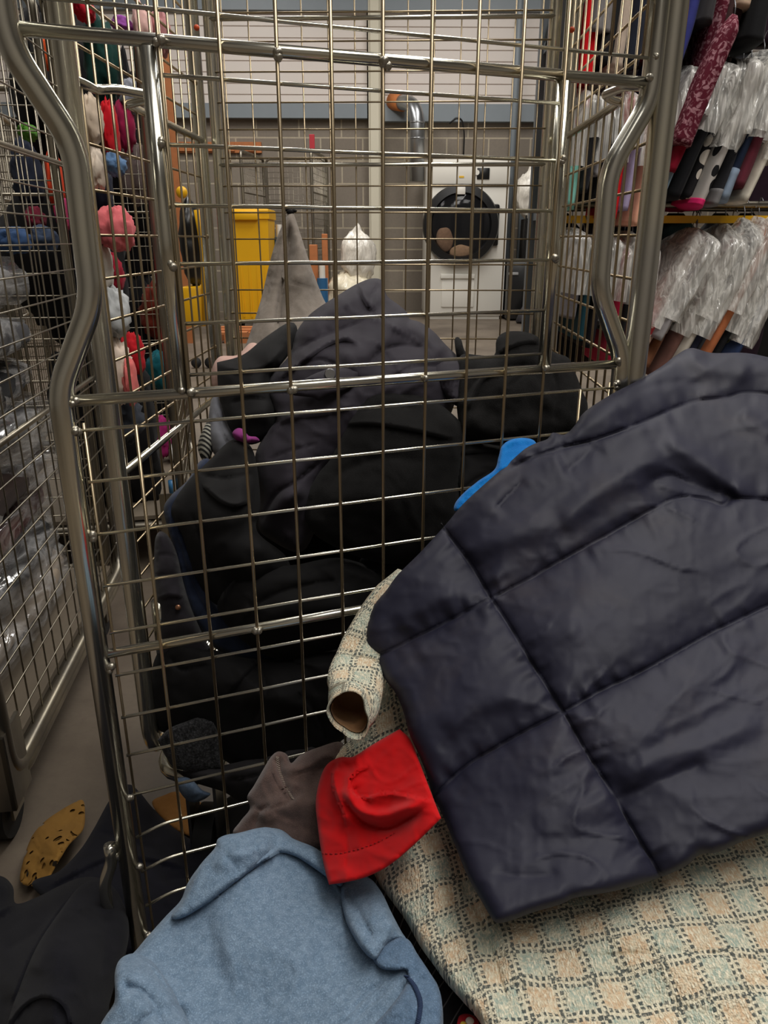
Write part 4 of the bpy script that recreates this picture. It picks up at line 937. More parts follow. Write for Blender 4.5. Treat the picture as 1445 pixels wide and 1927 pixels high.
tw_f = [('groove', [(860, 1640), (900, 1720), (930, 1810), (960, 1900)], 7, .006), ('ridge', [(900, 1650), (950, 1760), (1000, 1880)], 30, .008), ('groove', [(740, 1700), (900, 1790), (1100, 1800), (1300, 1790), (1500, 1820)], 4, .003), ('ridge', [(1100, 1720), (1250, 1800), (1445, 1830)], 60, .008), ('ridge', [(720, 1600), (800, 1640), (850, 1700)], 30, .006)]
kt = Cloth(tw_out, tw_d, tw_f, .06, 30, 7, (.004, 130, 60, 1.5), (.0012, 9), seed=13)
t = thing('tweed_coat', 'cream, teal and orange plaid tweed coat under the navy puffer', 'coat', kt.P(1100, 1800))
kt.build('body', M_TWEED, t, uvscale=((1, .12, .0),))
# its sleeve: a rolled cuff with the opening towards us
def sleeve():
    spine = [((764, 1080), .865, 18), ((738, 1120), .85, 32), ((712, 1170), .835, 42), ((690, 1220), .815, 48), ((676, 1262), .79, 50), ((668, 1300), .75, 49), ((662, 1326), .715, 45), ((657, 1344), .685, 42)]
    C = np.array([at(x, y, Y) for (x, y), Y, r in spine]); n = 40; seg = 40
    tt = np.linspace(0, 1, len(spine)); q = np.linspace(0, 1, seg)
    C = np.stack([np.interp(q, tt, C[:, i]) for i in range(3)], -1); rad = np.interp(q, tt, [r for _, _, r in spine]) / F_PX * .92
    V = []; UV = []
    T = np.gradient(C, axis=0); T /= np.linalg.norm(T, axis=1)[:, None]
    for i in range(seg):
        s1 = np.cross(T[i], [0, -1, .3]); s1 /= np.linalg.norm(s1); s2 = np.cross(T[i], s1)
        for k in range(n):
            a = 2 * math.pi * k / n
            w = 1 + .10 * math.sin(3 * a + 4 * q[i]) + .06 * float(vnoise(np.array([[math.cos(a) * 2, math.sin(a) * 2, q[i] * 6]]), 5)[0])
            V.append(C[i] + rad[i] * w * (math.cos(a) * s1 + .8 * math.sin(a) * s2)); UV.append((a / (2 * math.pi) * .22, q[i] * .22))
    F_ = [(i * n + k, i * n + (k + 1) % n, (i + 1) * n + (k + 1) % n, (i + 1) * n + k) for i in range(seg - 1) for k in range(n)]
    # turned edge and lining going back up inside
    base = len(V); back = 16
    for j in range(back):
        i = seg - 1 - j
        for k in range(n):
            p = V[i * n + k]; V.append(C[i] + (p - C[i]) * (.90 if j else .96) + T[i] * (.002 if j == 0 else 0)); UV.append((UV[i * n + k][0], UV[i * n + k][1] + .01))
    for j in range(back - 1): F_ += [(base + j * n + k, base + j * n + (k + 1) % n, base + (j + 1) * n + (k + 1) % n, base + (j + 1) * n + k) for k in range(n)]
    F_ += [((seg - 1) * n + k, (seg - 1) * n + (k + 1) % n, base + (k + 1) % n, base + k) for k in range(n)]
    nf = (seg - 1) * n
    o = MB().add(V, F_).build('sleeve', M_TWEED, t, uv=np.array(UV))
    mod = o.modifiers.new('thickness', 'SOLIDIFY'); mod.thickness = .002
    # brown lining seen through the opening
    Lc = []; 
    for j in range(2, 12):
        i = seg - 1 - j
        for k in range(n): Lc.append(C[i] + (V[i * n + k] - C[i]) * .84)
    LF = [(j * n + k, j * n + (k + 1) % n, (j + 1) * n + (k + 1) % n, (j + 1) * n + k) for j in range(9) for k in range(n)] + [tuple(9 * n + k for k in range(n))]
    MB().add(Lc, LF).build('lining', fabric('tan lining', (150, 112, 78), (166, 128, 92), .6), o)
sleeve()
kf = Cloth([(690, 1230), (706, 1222), (720, 1250), (722, 1290), (712, 1326), (694, 1350), (678, 1362), (676, 1340), (680, 1300), (684, 1262)], [(690, 1230, .80), (722, 1290, .775), (680, 1360, .75), (680, 1300, .77), (700, 1290, .755)], [('groove', [(700, 1240), (706, 1290), (690, 1345)], 6, .008)], .022, 12, 5, (.002, 40, 0, 1), (.001, 9), seed=15)
kf.build('cuff_fold', M_TWEED, t, uvscale=((1, .12, .0),))

# red cloth
F_RED = fabric('scarlet cotton', (186, 4, 10), (198, 8, 13), .85, 1600, .3, .1, 20, 0, None, .2)
rd_out = [(752, 1372, 1), (772, 1392), (790, 1436), (806, 1478), (816, 1504), (830, 1540, 1), (804, 1566), (770, 1598), (730, 1630), (690, 1650), (652, 1660), (619, 1665, 1), (612, 1640), (604, 1600), (598, 1556), (594, 1510), (602, 1466), (616, 1438), (640, 1425), (664, 1424), (690, 1408), (720, 1390)]
rd_f = [('lap', [(826, 1512), (780, 1500), (730, 1492), (690, 1500), (664, 1492), (660, 1470), (676, 1450), (700, 1448)], 26, 0.024), ('lap', [(640, 1430), (626, 1456), (630, 1490), (646, 1530), (652, 1560)], 26, 0.021), ('groove', [(640, 1490), (660, 1524), (690, 1552), (730, 1560), (770, 1540), (800, 1518)], 9, 0.018),
        ('ridge', [(648, 1476), (668, 1520), (710, 1536), (760, 1524), (800, 1510)], 12, 0.018), ('groove', [(606, 1606), (650, 1604), (700, 1590), (760, 1560)], 2.2, .0018), ('ridge', [(632, 1440), (650, 1428), (680, 1424)], 12, .008), ('groove', [(650, 1560), (654, 1600), (650, 1640)], 9, .004), ('groove', [(664, 1478), (676, 1500), (700, 1510)], 8, .010)]
kr = Cloth(rd_out, [(752, 1372, .715), (830, 1540, .585), (619, 1665, .595), (594, 1510, .69), (640, 1425, .72), (700, 1500, .655), (760, 1590, .585), (680, 1580, .62)], rd_f, .012, 9, 4.5, (.003, 70, 20, 1.5), (.0008, 24), seed=17)
t = thing('red_cloth', 'bright scarlet jersey cloth poking out below the navy puffer', 'cloth', kr.P(700, 1520))
kr.build('body', F_RED, t)
c = kr.line([(606, 1606), (640, 1606), (680, 1596), (715, 1583), (745, 1566)], .0008, 4); mb = MB()
for a in range(0, len(c) - 1, 2): mb.tube([c[a], c[a + 1]], .0006, 4)
mb.build('hem_stitching', plain('dark red thread', (150, 6, 12), .8), t)

# blue cloth behind the puffer
kb = Cloth([(857, 962), (856, 948), (872, 928), (900, 905), (930, 884), (938, 860), (944, 840), (960, 828), (985, 824), (1006, 830), (1010, 850), (960, 900), (900, 950)], [(857, 960, .905), (900, 905, .93), (944, 840, .975), (1006, 832, .985), (960, 900, .93)], [('lap', [(938, 890), (962, 874), (1000, 840)], 10, .008), ('groove', [(944, 850), (965, 838), (1000, 836)], 4, .003), ('groove', [(862, 944), (900, 916), (935, 893)], 4, .003)], .02, 8, 4, (.002, 26, 0, 1.5), (.0006, 10), seed=19)
tag(kb.build('blue_towel', fabric('bright blue towelling', (8, 108, 188), (14, 122, 200), .95, 700, .6, .15, 60)), 'bright azure cloth edge between the puffer and the gate', 'cloth')

# brown corduroy garment
F_BROWN = fabric('faded brown corduroy', (78, 62, 58), (94, 76, 70), .95, 800, .5, .2, 50, .25)
br_out = [(440, 1572), (452, 1546), (470, 1522), (465, 1500), (478, 1478), (494, 1450), (510, 1424), (524, 1414), (540, 1420), (548, 1436), (566, 1420), (600, 1406), (640, 1396), (650, 1420), (630, 1460), (620, 1520), (620, 1590), (560, 1600), (500, 1600)]
br_f = [('lap', [(512, 1430), (516, 1456), (530, 1484), (548, 1508)], 12, .010), ('groove', [(526, 1420), (526, 1450), (542, 1490), (556, 1512)], 7, .014), ('ridge', [(546, 1430), (560, 1450), (600, 1430), (640, 1408)], 12, .010), ('groove', [(550, 1460), (580, 1450), (620, 1440)], 6, .008), ('ridge', [(480, 1550), (510, 1522), (560, 1510), (610, 1520)], 20, .012), ('groove', [(466, 1500), (490, 1524), (560, 1504)], 6, .006), ('groove', [(478, 1560), (486, 1530), (510, 1512)], 5, .008)]
kn = Cloth(br_out, [(440, 1572, .745), (530, 1415, .80), (640, 1400, .80), (466, 1500, .77), (620, 1590, .69), (520, 1595, .70), (540, 1500, .745), (600, 1480, .745)], br_f, .03, 13, 5, (.004, 60, 30, 1.4), (.001, 20), seed=23)
t = thing('brown_trousers', 'faded brown corduroy garment crumpled beside the tweed cuff', 'trousers', kn.P(540, 1500)); kn.build('body', F_BROWN, t)
c = kn.line([(522, 1424), (525, 1450), (538, 1480), (552, 1504)], .0015, 4); mb = MB()
for a in range(0, len(c) - 1, 1): mb.tube([c[a] - [.002, 0, 0], c[a + 1] + [.002, 0, 0]], .0007, 4)
mb.build('seam_tape', plain('pale thread', (150, 136, 124), .9), t)

# blue sweatshirt
def sweat_mat(name, a, b_):
    return fabric(name, a, b_, .92, 650, .6, .1, 150, .38)
F_SWEAT = sweat_mat('faded blue fleece-back jersey', (96, 117, 138), (114, 134, 154))
sw_out = [(405, 1598), (412, 1578), (430, 1570), (460, 1567), (484, 1562), (506, 1558), (530, 1562), (556, 1580), (590, 1598), (640, 1640), (690, 1650), (716, 1676), (736, 1716), (754, 1752), (775, 1788), (800, 1824), (822, 1850), (832, 1890), (834, 1930), (830, 2040), (120, 2040), (170, 1960), (196, 1916), (215, 1886), (218, 1860), (216, 1830), (226, 1806), (250, 1794), (276, 1764), (312, 1724), (340, 1694), (352, 1664), (372, 1634)]
sw_d = [(412, 1578, .675), (530, 1562, .70), (640, 1640, .655), (345, 1690, .615), (225, 1850, .52), (170, 1960, .47), (760, 1760, .545), (834, 1927, .455), (500, 1760, .56), (500, 1927, .475), (300, 1990, .45), (700, 1990, .435), (830, 2040, .41), (130, 2040, .44), (450, 1640, .625), (600, 1700, .605), (690, 1800, .53)]
sw_f = [('lap', [(318, 1736), (380, 1704), (430, 1668), (480, 1630), (520, 1606), (556, 1590)], 30, .022), ('groove', [(340, 1722), (420, 1672), (500, 1612)], 7, .010), ('groove', [(486, 1562), (480, 1580), (482, 1598), (492, 1612)], 3, .004), ('groove', [(478, 1562), (472, 1580), (474, 1600)], 3, .003),
        ('lap', [(330, 1900), (312, 1850), (280, 1812), (236, 1806)], 26, .020), ('groove', [(250, 1850), (300, 1880), (350, 1927)], 12, .010), ('ridge', [(225, 1850), (262, 1830), (300, 1850), (350, 1910)], 22, .012),
        ('lap', [(610, 1640), (650, 1700), (690, 1750), (720, 1780)], 26, .012), ('groove', [(640, 1660), (668, 1720), (700, 1770)], 10, .010), ('ridge', [(690, 1660), (720, 1710), (750, 1760)], 18, .010), ('groove', [(705, 1800), (716, 1782), (740, 1764), (766, 1760)], 3, .004), ('groove', [(712, 1808), (724, 1790), (748, 1774)], 3, .003),
        ('ridge', [(420, 1590), (470, 1590), (540, 1600)], 14, .006), ('ridge', [(400, 1800), (500, 1780), (600, 1810)], 70, .012), ('groove', [(640, 1927), (680, 1880), (730, 1840)], 4, .004), ('groove', [(650, 1940), (694, 1890), (740, 1850)], 3, .003), ('groove', [(596, 1740), (640, 1790), (690, 1830)], 16, .006)]
ks = Cloth(sw_out, sw_d, sw_f, .04, 24, 6, (.003, 110, 40, 1.5), (.0007, 18), seed=29)
t = thing('sweatshirt', 'faded blue sweatshirt lying at the bottom of the heap', 'sweatshirt', ks.P(500, 1780))
ks.build('body', F_SWEAT, t)
for nm, out, dd, ff, sd in (('sleeve_fold', [(322, 1726), (344, 1692), (372, 1634), (404, 1596), (412, 1577), (450, 1567), (506, 1557), (556, 1580), (600, 1600), (646, 1646), (640, 1668), (600, 1640), (556, 1612), (516, 1606), (476, 1636), (432, 1668), (384, 1704), (342, 1728)],
                          [(322, 1726, .582), (412, 1577, .662), (530, 1560, .688), (646, 1650, .628), (556, 1612, .652), (476, 1636, .622), (384, 1704, .585), (450, 1600, .638), (600, 1620, .645)],
                          [('groove', [(486, 1560), (480, 1580), (482, 1600), (492, 1616)], 3, .004), ('groove', [(477, 1562), (471, 1582), (473, 1604)], 3, .003), ('groove', [(420, 1610), (440, 1626), (450, 1650)], 8, .006), ('ridge', [(400, 1640), (440, 1610), (520, 1584)], 16, .008)], 81),
                         ('bunched_fold', [(216, 1832), (226, 1805), (252, 1794), (284, 1804), (314, 1838), (336, 1884), (356, 1927), (380, 2000), (380, 2040), (130, 2040), (172, 1960), (196, 1916), (215, 1886)],
                          [(216, 1832, .505), (252, 1794, .545), (314, 1838, .525), (356, 1927, .465), (380, 2040, .42), (130, 2040, .425), (196, 1916, .465), (270, 1850, .495), (280, 1940, .45)],
                          [('ridge', [(226, 1850), (262, 1826), (296, 1846), (330, 1900)], 20, .012), ('groove', [(220, 1860), (260, 1860), (290, 1890), (310, 1940)], 10, .010), ('groove', [(236, 1990), (260, 1930), (300, 1900)], 10, .008)], 83),
                         ('sleeve', [(640, 1672), (650, 1656), (690, 1650), (716, 1676), (736, 1716), (756, 1754), (772, 1778), (748, 1768), (722, 1784), (704, 1806), (676, 1780), (650, 1730)],
                          [(640, 1672, .618), (690, 1650, .632), (756, 1754, .545), (704, 1806, .505), (650, 1730, .565), (700, 1730, .55)],
                          [('groove', [(650, 1670), (676, 1720), (706, 1776)], 8, .010), ('ridge', [(690, 1664), (716, 1712), (744, 1760)], 16, .008), ('groove', [(704, 1796), (716, 1780), (744, 1764)], 3, .003)], 85)):
    Cloth(out, dd, ff, .03, 14, 5, (.003, 70, 40, 1.5), (.0006, 16), seed=sd).build(nm, F_SWEAT, t)
kc = Cloth([(700, 1800), (716, 1780), (744, 1764), (768, 1768), (786, 1796), (806, 1826), (824, 1856), (832, 1890), (830, 1940), (820, 2000), (700, 2000), (690, 1950), (730, 1900), (752, 1872), (766, 1846), (764, 1826), (742, 1826), (716, 1822)], [(700, 1800, .522), (768, 1768, .532), (830, 1890, .462), (820, 2000, .415), (700, 2000, .42), (745, 1822, .498), (766, 1846, .487), (780, 1900, .447)],
           [('groove', [(x, 1790 + (x - 720) * .5), (x + 18, 1812 + (x - 720) * .55)], 1.6, .0012) for x in range(716, 786, 6)] + [('groove', [(780 + k, 1850 + 3 * k), (800 + k * .5, 1846 + 3 * k), (826, 1850 + 3 * k)], 1.6, .001) for k in range(0, 24, 4)], .018, 10, 4, (.002, 40, 0, 1), (.0005, 10), seed=30)
kc.build('ribbed_cuff', sweat_mat('blue rib knit', (80, 102, 126), (94, 116, 140)), t)
c = kc.line([(764, 1836), (780, 1856), (790, 1884), (788, 1916), (780, 1940)], .002, 3); mb = MB()
for a in range(0, len(c) - 1): mb.tube([c[a] + np.array([-.002, 0, 0]), c[a + 1] + np.array([.002, 0, 0])], .0009, 4)
mb.build('overlock_stitching', plain('navy thread', (34, 52, 84), .85), t)
# pinstriped cloth and printed scrap under them
def pin():
    m, nt, b = new_mat('pinstripe'); tc = N(nt, 'ShaderNodeTexCoord'); s_ = N(nt, 'ShaderNodeSeparateXYZ'); L(nt, tc.outputs['Object'], s_.inputs[0])
    f = math_n(nt, 'FRACT', math_n(nt, 'MULTIPLY', math_n(nt, 'ADD', s_.outputs[0], math_n(nt, 'MULTIPLY', s_.outputs[1], -.7)), 60.0))
    L(nt, mixc(nt, math_n(nt, 'MULTIPLY', math_n(nt, 'LESS_THAN', f, .09), .5), lin((22, 21, 26)), lin((150, 146, 146))), b.inputs['Base Color']); b.inputs['Roughness'].default_value = .9; return m
M_PIN = pin()
kx = Cloth([(800, 1800), (840, 1840), (880, 1890), (930, 1950), (960, 2040), (780, 2040)], [(800, 1800, .56), (880, 1890, .51), (960, 2040, .45), (780, 2040, .45), (860, 1960, .475)], [], .02, 10, 6, (.003, 40, 0, 1), None, seed=33)
tag(kx.build('pinstripe_trousers', M_PIN), 'black pinstriped cloth in the gap between sweatshirt and tweed', 'trousers')
kx = Cloth([(862, 1916), (872, 1908), (888, 1910), (900, 1922), (906, 1960), (860, 1960)], [(862, 1916, .478), (900, 1922, .472), (880, 1950, .455)], [], .008, 5, 4, (.001, 20, 0, 1), None, seed=34)
t = thing('printed_scrap', 'small red cloth with cream and yellow print at the very bottom edge', 'cloth', kx.P(880, 1930)); kx.build('body', fabric('red print ground', (190, 30, 40)), t)
mb = MB(); mb.ball(kx.P(884, 1922, .001), .004, 10, (1, 1, .5)); mb.build('cream_print', plain('cream ink', (228, 222, 206), .8), t)
mb = MB(); mb.ball(kx.P(872, 1928, .001), .003, 10, (1, 1, .5)); mb.build('yellow_print', plain('yellow ink', (220, 180, 60), .8), t)

# the mound of clothes that the heap lies on, and the right-hand stack beside the cage
def mound():
    gx = np.linspace(-.26, 1.0, 64); gy = np.linspace(.18, 1.28, 56); X, Yg = np.meshgrid(gx, gy)
    pts = [p for k, lst in ((kp, pf_d), (kt, tw_d), (ks, sw_d), (kn, [(500, 1595, 0)])) for p in [k.P(a, b) for a, b, *_ in lst]]
    pts = np.array(pts); f = tps([(p[0] * 500, p[1] * 500, p[2]) for p in pts])
    q = np.stack([X.ravel() * 500, Yg.ravel() * 500], -1); z = f(q).reshape(X.shape) - .19
    d = np.minimum(np.minimum(X + .26, 1.0 - X) / .14, np.minimum(Yg - .18, 1.28 - Yg) / .14)
    az = math.atan(3904 / 1510); gl = (X + .346) * math.cos(az) - (Yg - .80) * math.sin(az)   # distance in front of the gate (+)
    d = np.minimum(d, (gl - .05) / .12)
    xr = .40; right = (X - xr - .04) / .06
    d = np.where(X > xr + .04, np.minimum(np.minimum(np.minimum(X + .26, 1.0 - X), np.minimum(Yg - .18, 1.28 - Yg)) / .14, np.maximum(right, (gl - .05) / .12)), d)
    s_ = np.clip(d, 0, 1); s_ = s_ * s_ * (3 - 2 * s_)
    z = np.clip(z, .05, 1.0) * s_ + .02 * fbm(np.stack([X * 9, Yg * 9], -1), 3) * s_
    ny, nx = X.shape; V = np.concatenate([np.stack([X, Yg, np.maximum(z, .004)], -1).reshape(-1, 3), np.stack([X, Yg, X * 0 + .001], -1).reshape(-1, 3)])
    F_ = []
    for j in range(ny - 1):
        for i in range(nx - 1):
            a = [j * nx + i, j * nx + i + 1, (j + 1) * nx + i + 1, (j + 1) * nx + i]
            if all(V[k][2] < .006 for k in a): continue
            F_.append(tuple(a)); F_.append(tuple(k + nx * ny for k in reversed(a)))
    tag(MB().add(V, F_).build('pinstripe_blanket', M_PIN), 'big dark pinstriped blanket bundled beneath the heap in front of the gate', 'blanket')
mound()

# ------------------------------------------------------------------ on the floor at the left
F_INK = fabric('ink navy wool', (13, 13, 21), (18, 18, 28), .92, 1100, .35, .03, 40, .18)
F_INK2 = fabric('blue-black wool', (11, 11, 18), (16, 16, 23), .92, 1100, .35, .03, 40, .2)
def flo(pts, z): return [(x, y, Yz(x, y, zz)) for x, y, zz in pts]
ko = Cloth([(60, 1664), (110, 1640), (150, 1600), (176, 1560), (210, 1500), (240, 1476), (262, 1490), (292, 1526), (330, 1560), (372, 1586), (420, 1600), (430, 1660), (360, 1760), (280, 1810), (200, 1780), (120, 1720)],
           flo([(60, 1664, .10), (176, 1560, .08), (240, 1476, .05), (330, 1560, .06), (420, 1600, .07), (360, 1760, .12), (200, 1780, .20), (120, 1720, .16), (260, 1640, .14), (180, 1650, .15)], 0),
           [('lap', [(80, 1680), (150, 1640), (210, 1616), (290, 1620), (360, 1640)], 22, .016), ('groove', [(180, 1560), (230, 1580), (300, 1600)], 10, .01), ('groove', [(300, 1660), (350, 1650), (400, 1664)], 9, .01)], .05, 18, 7, (.006, 90, 20, 1.5), (.001, 22), seed=61)
tag(ko.build('navy_coat', F_INK), 'ink navy coat spread on the floor under the gate corner', 'coat')
ko = Cloth([(-70, 1650), (0, 1648), (24, 1668), (30, 1700), (70, 1688), (110, 1668), (150, 1652), (186, 1652), (216, 1672), (234, 1706), (242, 1750), (236, 1800), (216, 1840), (206, 1890), (190, 2040), (-70, 2040)],
           flo([(-70, 1650, .16), (24, 1668, .18), (150, 1652, .24), (234, 1706, .26), (236, 1800, .28), (190, 2040, .30), (-70, 2040, .26), (60, 1850, .36), (140, 1760, .34), (60, 1760, .30)], 0),
           [('lap', [(-40, 1740), (0, 1720), (30, 1704), (70, 1690)], 18, .016), ('lap', [(20, 1900), (60, 1800), (110, 1720), (160, 1664)], 40, .022), ('groove', [(0, 1790), (60, 1760), (110, 1700)], 14, .016), ('groove', [(110, 1840), (120, 1760), (150, 1700)], 8, .006), ('ridge', [(170, 1680), (200, 1740), (196, 1840)], 26, .016), ('lap', [(10, 1990), (30, 1900), (80, 1872), (120, 1890), (140, 1960)], 18, .02)], .24, 24, 7, (.008, 110, 60, 1.5), (.0012, 24), seed=67)
tag(ko.build('black_overcoat', F_INK2), 'blue-black wool overcoat heaped on the floor at the lower left', 'coat')
t_ = bpy.data.objects['black_overcoat']
k2 = Cloth([(-10, 2040), (10, 1940), (36, 1860), (70, 1780), (112, 1716), (150, 1668), (186, 1655), (216, 1672), (236, 1710), (243, 1756), (232, 1810), (214, 1860), (198, 1930), (186, 2040)],
           flo([(-10, 2040, .33), (36, 1860, .37), (112, 1716, .34), (186, 1655, .27), (243, 1756, .30), (214, 1860, .33), (186, 2040, .36), (130, 1800, .42), (100, 1920, .43)], 0),
           [('lap', [(0, 2030), (16, 1940), (50, 1890), (90, 1876), (124, 1900), (140, 1980)], 22, .018), ('groove', [(112, 1860), (120, 1770), (150, 1710)], 4, .003), ('groove', [(180, 1690), (200, 1760), (190, 1840)], 14, .010), ('ridge', [(60, 1840), (100, 1770), (150, 1710)], 24, .010)], .06, 22, 6, (.006, 100, 60, 1.6), (.001, 22), seed=68)
mb_o = k2.build('sleeve', F_INK2, None); mb_o.parent = t_; mb_o.location = mb_o.location - t_.location
def lace():
    m, nt, b = new_mat('mustard lace'); out = nt.nodes['Material Output']
    tc = N(nt, 'ShaderNodeTexCoord'); vo = N(nt, 'ShaderNodeTexVoronoi', i_Scale=46.0); vo.feature = 'SMOOTH_F1'; L(nt, tc.outputs['Object'], vo.inputs['Vector'])
    nz = N(nt, 'ShaderNodeTexNoise', i_Scale=7.0); L(nt, tc.outputs['Object'], nz.inputs['Vector'])
    hole = math_n(nt, 'MULTIPLY', math_n(nt, 'LESS_THAN', vo.outputs['Distance'], .26), math_n(nt, 'GREATER_THAN', nz.outputs['Fac'], .44))
    L(nt, mixc(nt, nz.outputs['Fac'], lin((120, 84, 26)), lin((158, 116, 48))), b.inputs['Base Color']); b.inputs['Roughness'].default_value = .9
    L(nt, math_n(nt, 'SUBTRACT', 1.0, hole), b.inputs['Alpha']); return m
ko = Cloth([(38, 1658), (44, 1618), (60, 1574), (84, 1546), (112, 1526), (140, 1510), (156, 1506), (160, 1530), (156, 1562), (130, 1590), (110, 1622), (86, 1660), (60, 1668)], flo([(38, 1658, .03), (60, 1574, .03), (156, 1506, .03), (156, 1562, .05), (86, 1660, .06), (100, 1590, .07)], 0),
           [('lap', [(104, 1640), (120, 1590), (156, 1548)], 16, .010), ('groove', [(60, 1640), (90, 1580), (150, 1530)], 10, .008)], .012, 8, 4, (.003, 30, 30, 1.5), (.0012, 10), seed=71)
tag(ko.build('mustard_lace_blouse', lace()), 'mustard yellow lace top on the floor beside the gate pin', 'top')
ko = Cloth([(286, 1510), (310, 1496), (334, 1490), (370, 1506), (400, 1520), (440, 1530), (440, 1560), (390, 1580), (340, 1566), (306, 1540)], flo([(286, 1510, .02), (334, 1490, .02), (440, 1530, .04), (390, 1580, .05), (340, 1566, .05)], 0), [('groove', [(320, 1520), (380, 1530), (430, 1545)], 8, .006)], .012, 10, 5, (.003, 50, 10, 1.5), None, seed=73)
tag(ko.build('brown_suede', fabric('tan suede', (136, 92, 42), (150, 104, 52), .95)), 'tan brown suede cloth on the floor beneath the denim tab', 'cloth')
ko = Cloth([(388, 1540), (430, 1500), (470, 1490), (470, 1560), (430, 1590), (400, 1580)], flo([(388, 1540, .06), (470, 1490, .08), (470, 1560, .10), (400, 1580, .08)], 0), [], .03, 12, 6, (.004, 40, 0, 1), None, seed=74)
tag(ko.build('black_scarf', F_BLACK), 'crumpled black scarf on the floor behind the brown corduroy', 'scarf')

# ================================================================== clothes rails on the right
RY = 3.25
def hung_mesh(Lg, hw, hd, seed, t0=0.0, t1=1.0, grow=0.0, crinkle=0.0, nk=26, na=36, flare=1.0):
    """a garment hanging edge-on: thin in x, deep in y, from z=0 down to -Lg"""
    V = []
    for i in range(nk):
        t = t0 + (t1 - t0) * i / (nk - 1)
        sh = min(1, t / .13); b = hd * (.16 + .84 * math.sin(sh * math.pi / 2)) * (1 + (flare - 1) * t) + grow * 1.4
        a = hw * (.35 + .65 * sh) * (1 + .25 * t) + grow
        for k in range(na):
            th = 2 * math.pi * k / na; V.append((a * math.copysign(abs(math.cos(th)) ** .8, math.cos(th)), b * math.copysign(abs(math.sin(th)) ** .7, math.sin(th)), -t * Lg))
    V = np.array(V); ph = np.arctan2(V[:, 1], V[:, 0] * 4)
    q = np.stack([np.cos(ph) * 2.2, np.sin(ph) * 2.2, V[:, 2] * 2.5], -1)
    k = 1 + (.22 * fbm(q, seed, 2) + crinkle * ridged(q * np.array([2.0, 2.0, 1.1]), seed + 4, 3))
    V[:, 0] *= k; V[:, 1] *= 1 + (k - 1) * .25
    V[:, 0] += .25 * hw * vnoise(np.stack([V[:, 2] * 4, V[:, 1] * 3], -1), seed + 9)
    F_ = [(i * na + k, (i + 1) * na + k, (i + 1) * na + (k + 1) % na, i * na + (k + 1) % na) for i in range(nk - 1) for k in range(na)]
    F_.append(tuple(range(na)))
    F_.append(tuple((nk - 1) * na + k for k in reversed(range(na))))
    return V, F_
M_FILM = plastic_film('garment polythene', .30, (240, 237, 230), 24, (1.3, .5, .16), .45)
M_HOOK = plain('hanger wire', (150, 152, 156), .35, .9)
def patterned(name, base, spot, scale=22, thr=.34, feat='F1'):
    m, nt, b = new_mat(name); tc = N(nt, 'ShaderNodeTexCoord'); vo = N(nt, 'ShaderNodeTexVoronoi', i_Scale=float(scale)); vo.feature = feat; L(nt, tc.outputs['Object'], vo.inputs['Vector'])
    L(nt, mixc(nt, math_n(nt, 'LESS_THAN', vo.outputs['Distance'], thr), lin(base), lin(spot)), b.inputs['Base Color']); b.inputs['Roughness'].default_value = .9; b.inputs['Specular IOR Level'].default_value = .2; return m
def mottled(name, base, spot, scale):
    m, nt, b = new_mat(name); tc = N(nt, 'ShaderNodeTexCoord'); nz = N(nt, 'ShaderNodeTexNoise', i_Scale=float(scale), i_Detail=3.0, i_Distortion=1.5); L(nt, tc.outputs['Object'], nz.inputs['Vector'])
    L(nt, mixc(nt, ramp(nt, nz.outputs['Fac'], .5, .62), lin(base), lin(spot)), b.inputs['Base Color']); b.inputs['Roughness'].default_value = .9; b.inputs['Specular IOR Level'].default_value = .2; return m
_fab = {}
def fcol(c):
    if c not in _fab: _fab[c] = fabric('garment cloth', c, None, .9, 1200, .3, .05, 20)
    return _fab[c]
rs = random.Random(11)
def hung(kind, label, cat, group, px, y_top, y_hem, mat, lean=12, cover=.7, hw=.026, hd=.2, hem=None, flare=1.1, Yo=0.0):
    lean += rs.uniform(-3.5, 3.5) if px > 1240 else 0; hw *= rs.uniform(.85, 1.5); hd *= rs.uniform(.85, 1.12); Yo += rs.uniform(-.03, .02)
    y_top += rs.uniform(-8, 12) if cover else 0
    Y = RY + Yo; Yn = Y - hd
    top, bot = at(px, y_top, Yn), at(px, y_hem, Yn); Lg = top[2] - bot[2]; la = R(lean)
    # hanging point so that the middle of the near edge meets px
    cx = (top[0] + bot[0]) / 2 + math.tan(la) * Lg / 2
    t = thing(kind, label, cat, (cx, Y, top[2]), 0, group)
    sd = rs.randint(1, 999); V, F_ = hung_mesh(Lg / math.cos(la), hw, hd, sd, flare=flare)
    Rm = np.array(Matrix.Rotation(la, 3, 'Y')); V = V @ Rm.T
    MB().add(V, F_).build('garment', mat, t, world=False)
    if hem:
        V2, F2 = hung_mesh(Lg / math.cos(la), hw, hd, sd, hem[1], 1.004, .003, nk=6, flare=flare); MB().add(V2 @ Rm.T, F2).build('hem_band', hem[0], t, world=False)
    if cover:
        V2, F2 = hung_mesh(Lg / math.cos(la), hw, hd, sd + 1, 0.0, cover * rs.uniform(.84, 1.12), .010, .34, nk=34, na=44, flare=flare * 1.06); MB().add(V2 @ Rm.T, F2[:-1]).build('plastic_cover', M_FILM, t, world=False)
    MB().tube([(0, 0, -.01), (0, 0, .03), (.0, .022, .055), (0, .0, .08), (0, -.022, .06)], .0022, 6, fillet=.015).build('hanger_hook', M_HOOK, t, world=False)
    return t
W_ = lambda *c: fcol(c)
up = 'clothes on the middle rail'; lo_ = 'clothes on the lower rail'; tp = 'clothes on the top rail'
HOT = plain('hot pink trim', (232, 30, 110), .8)
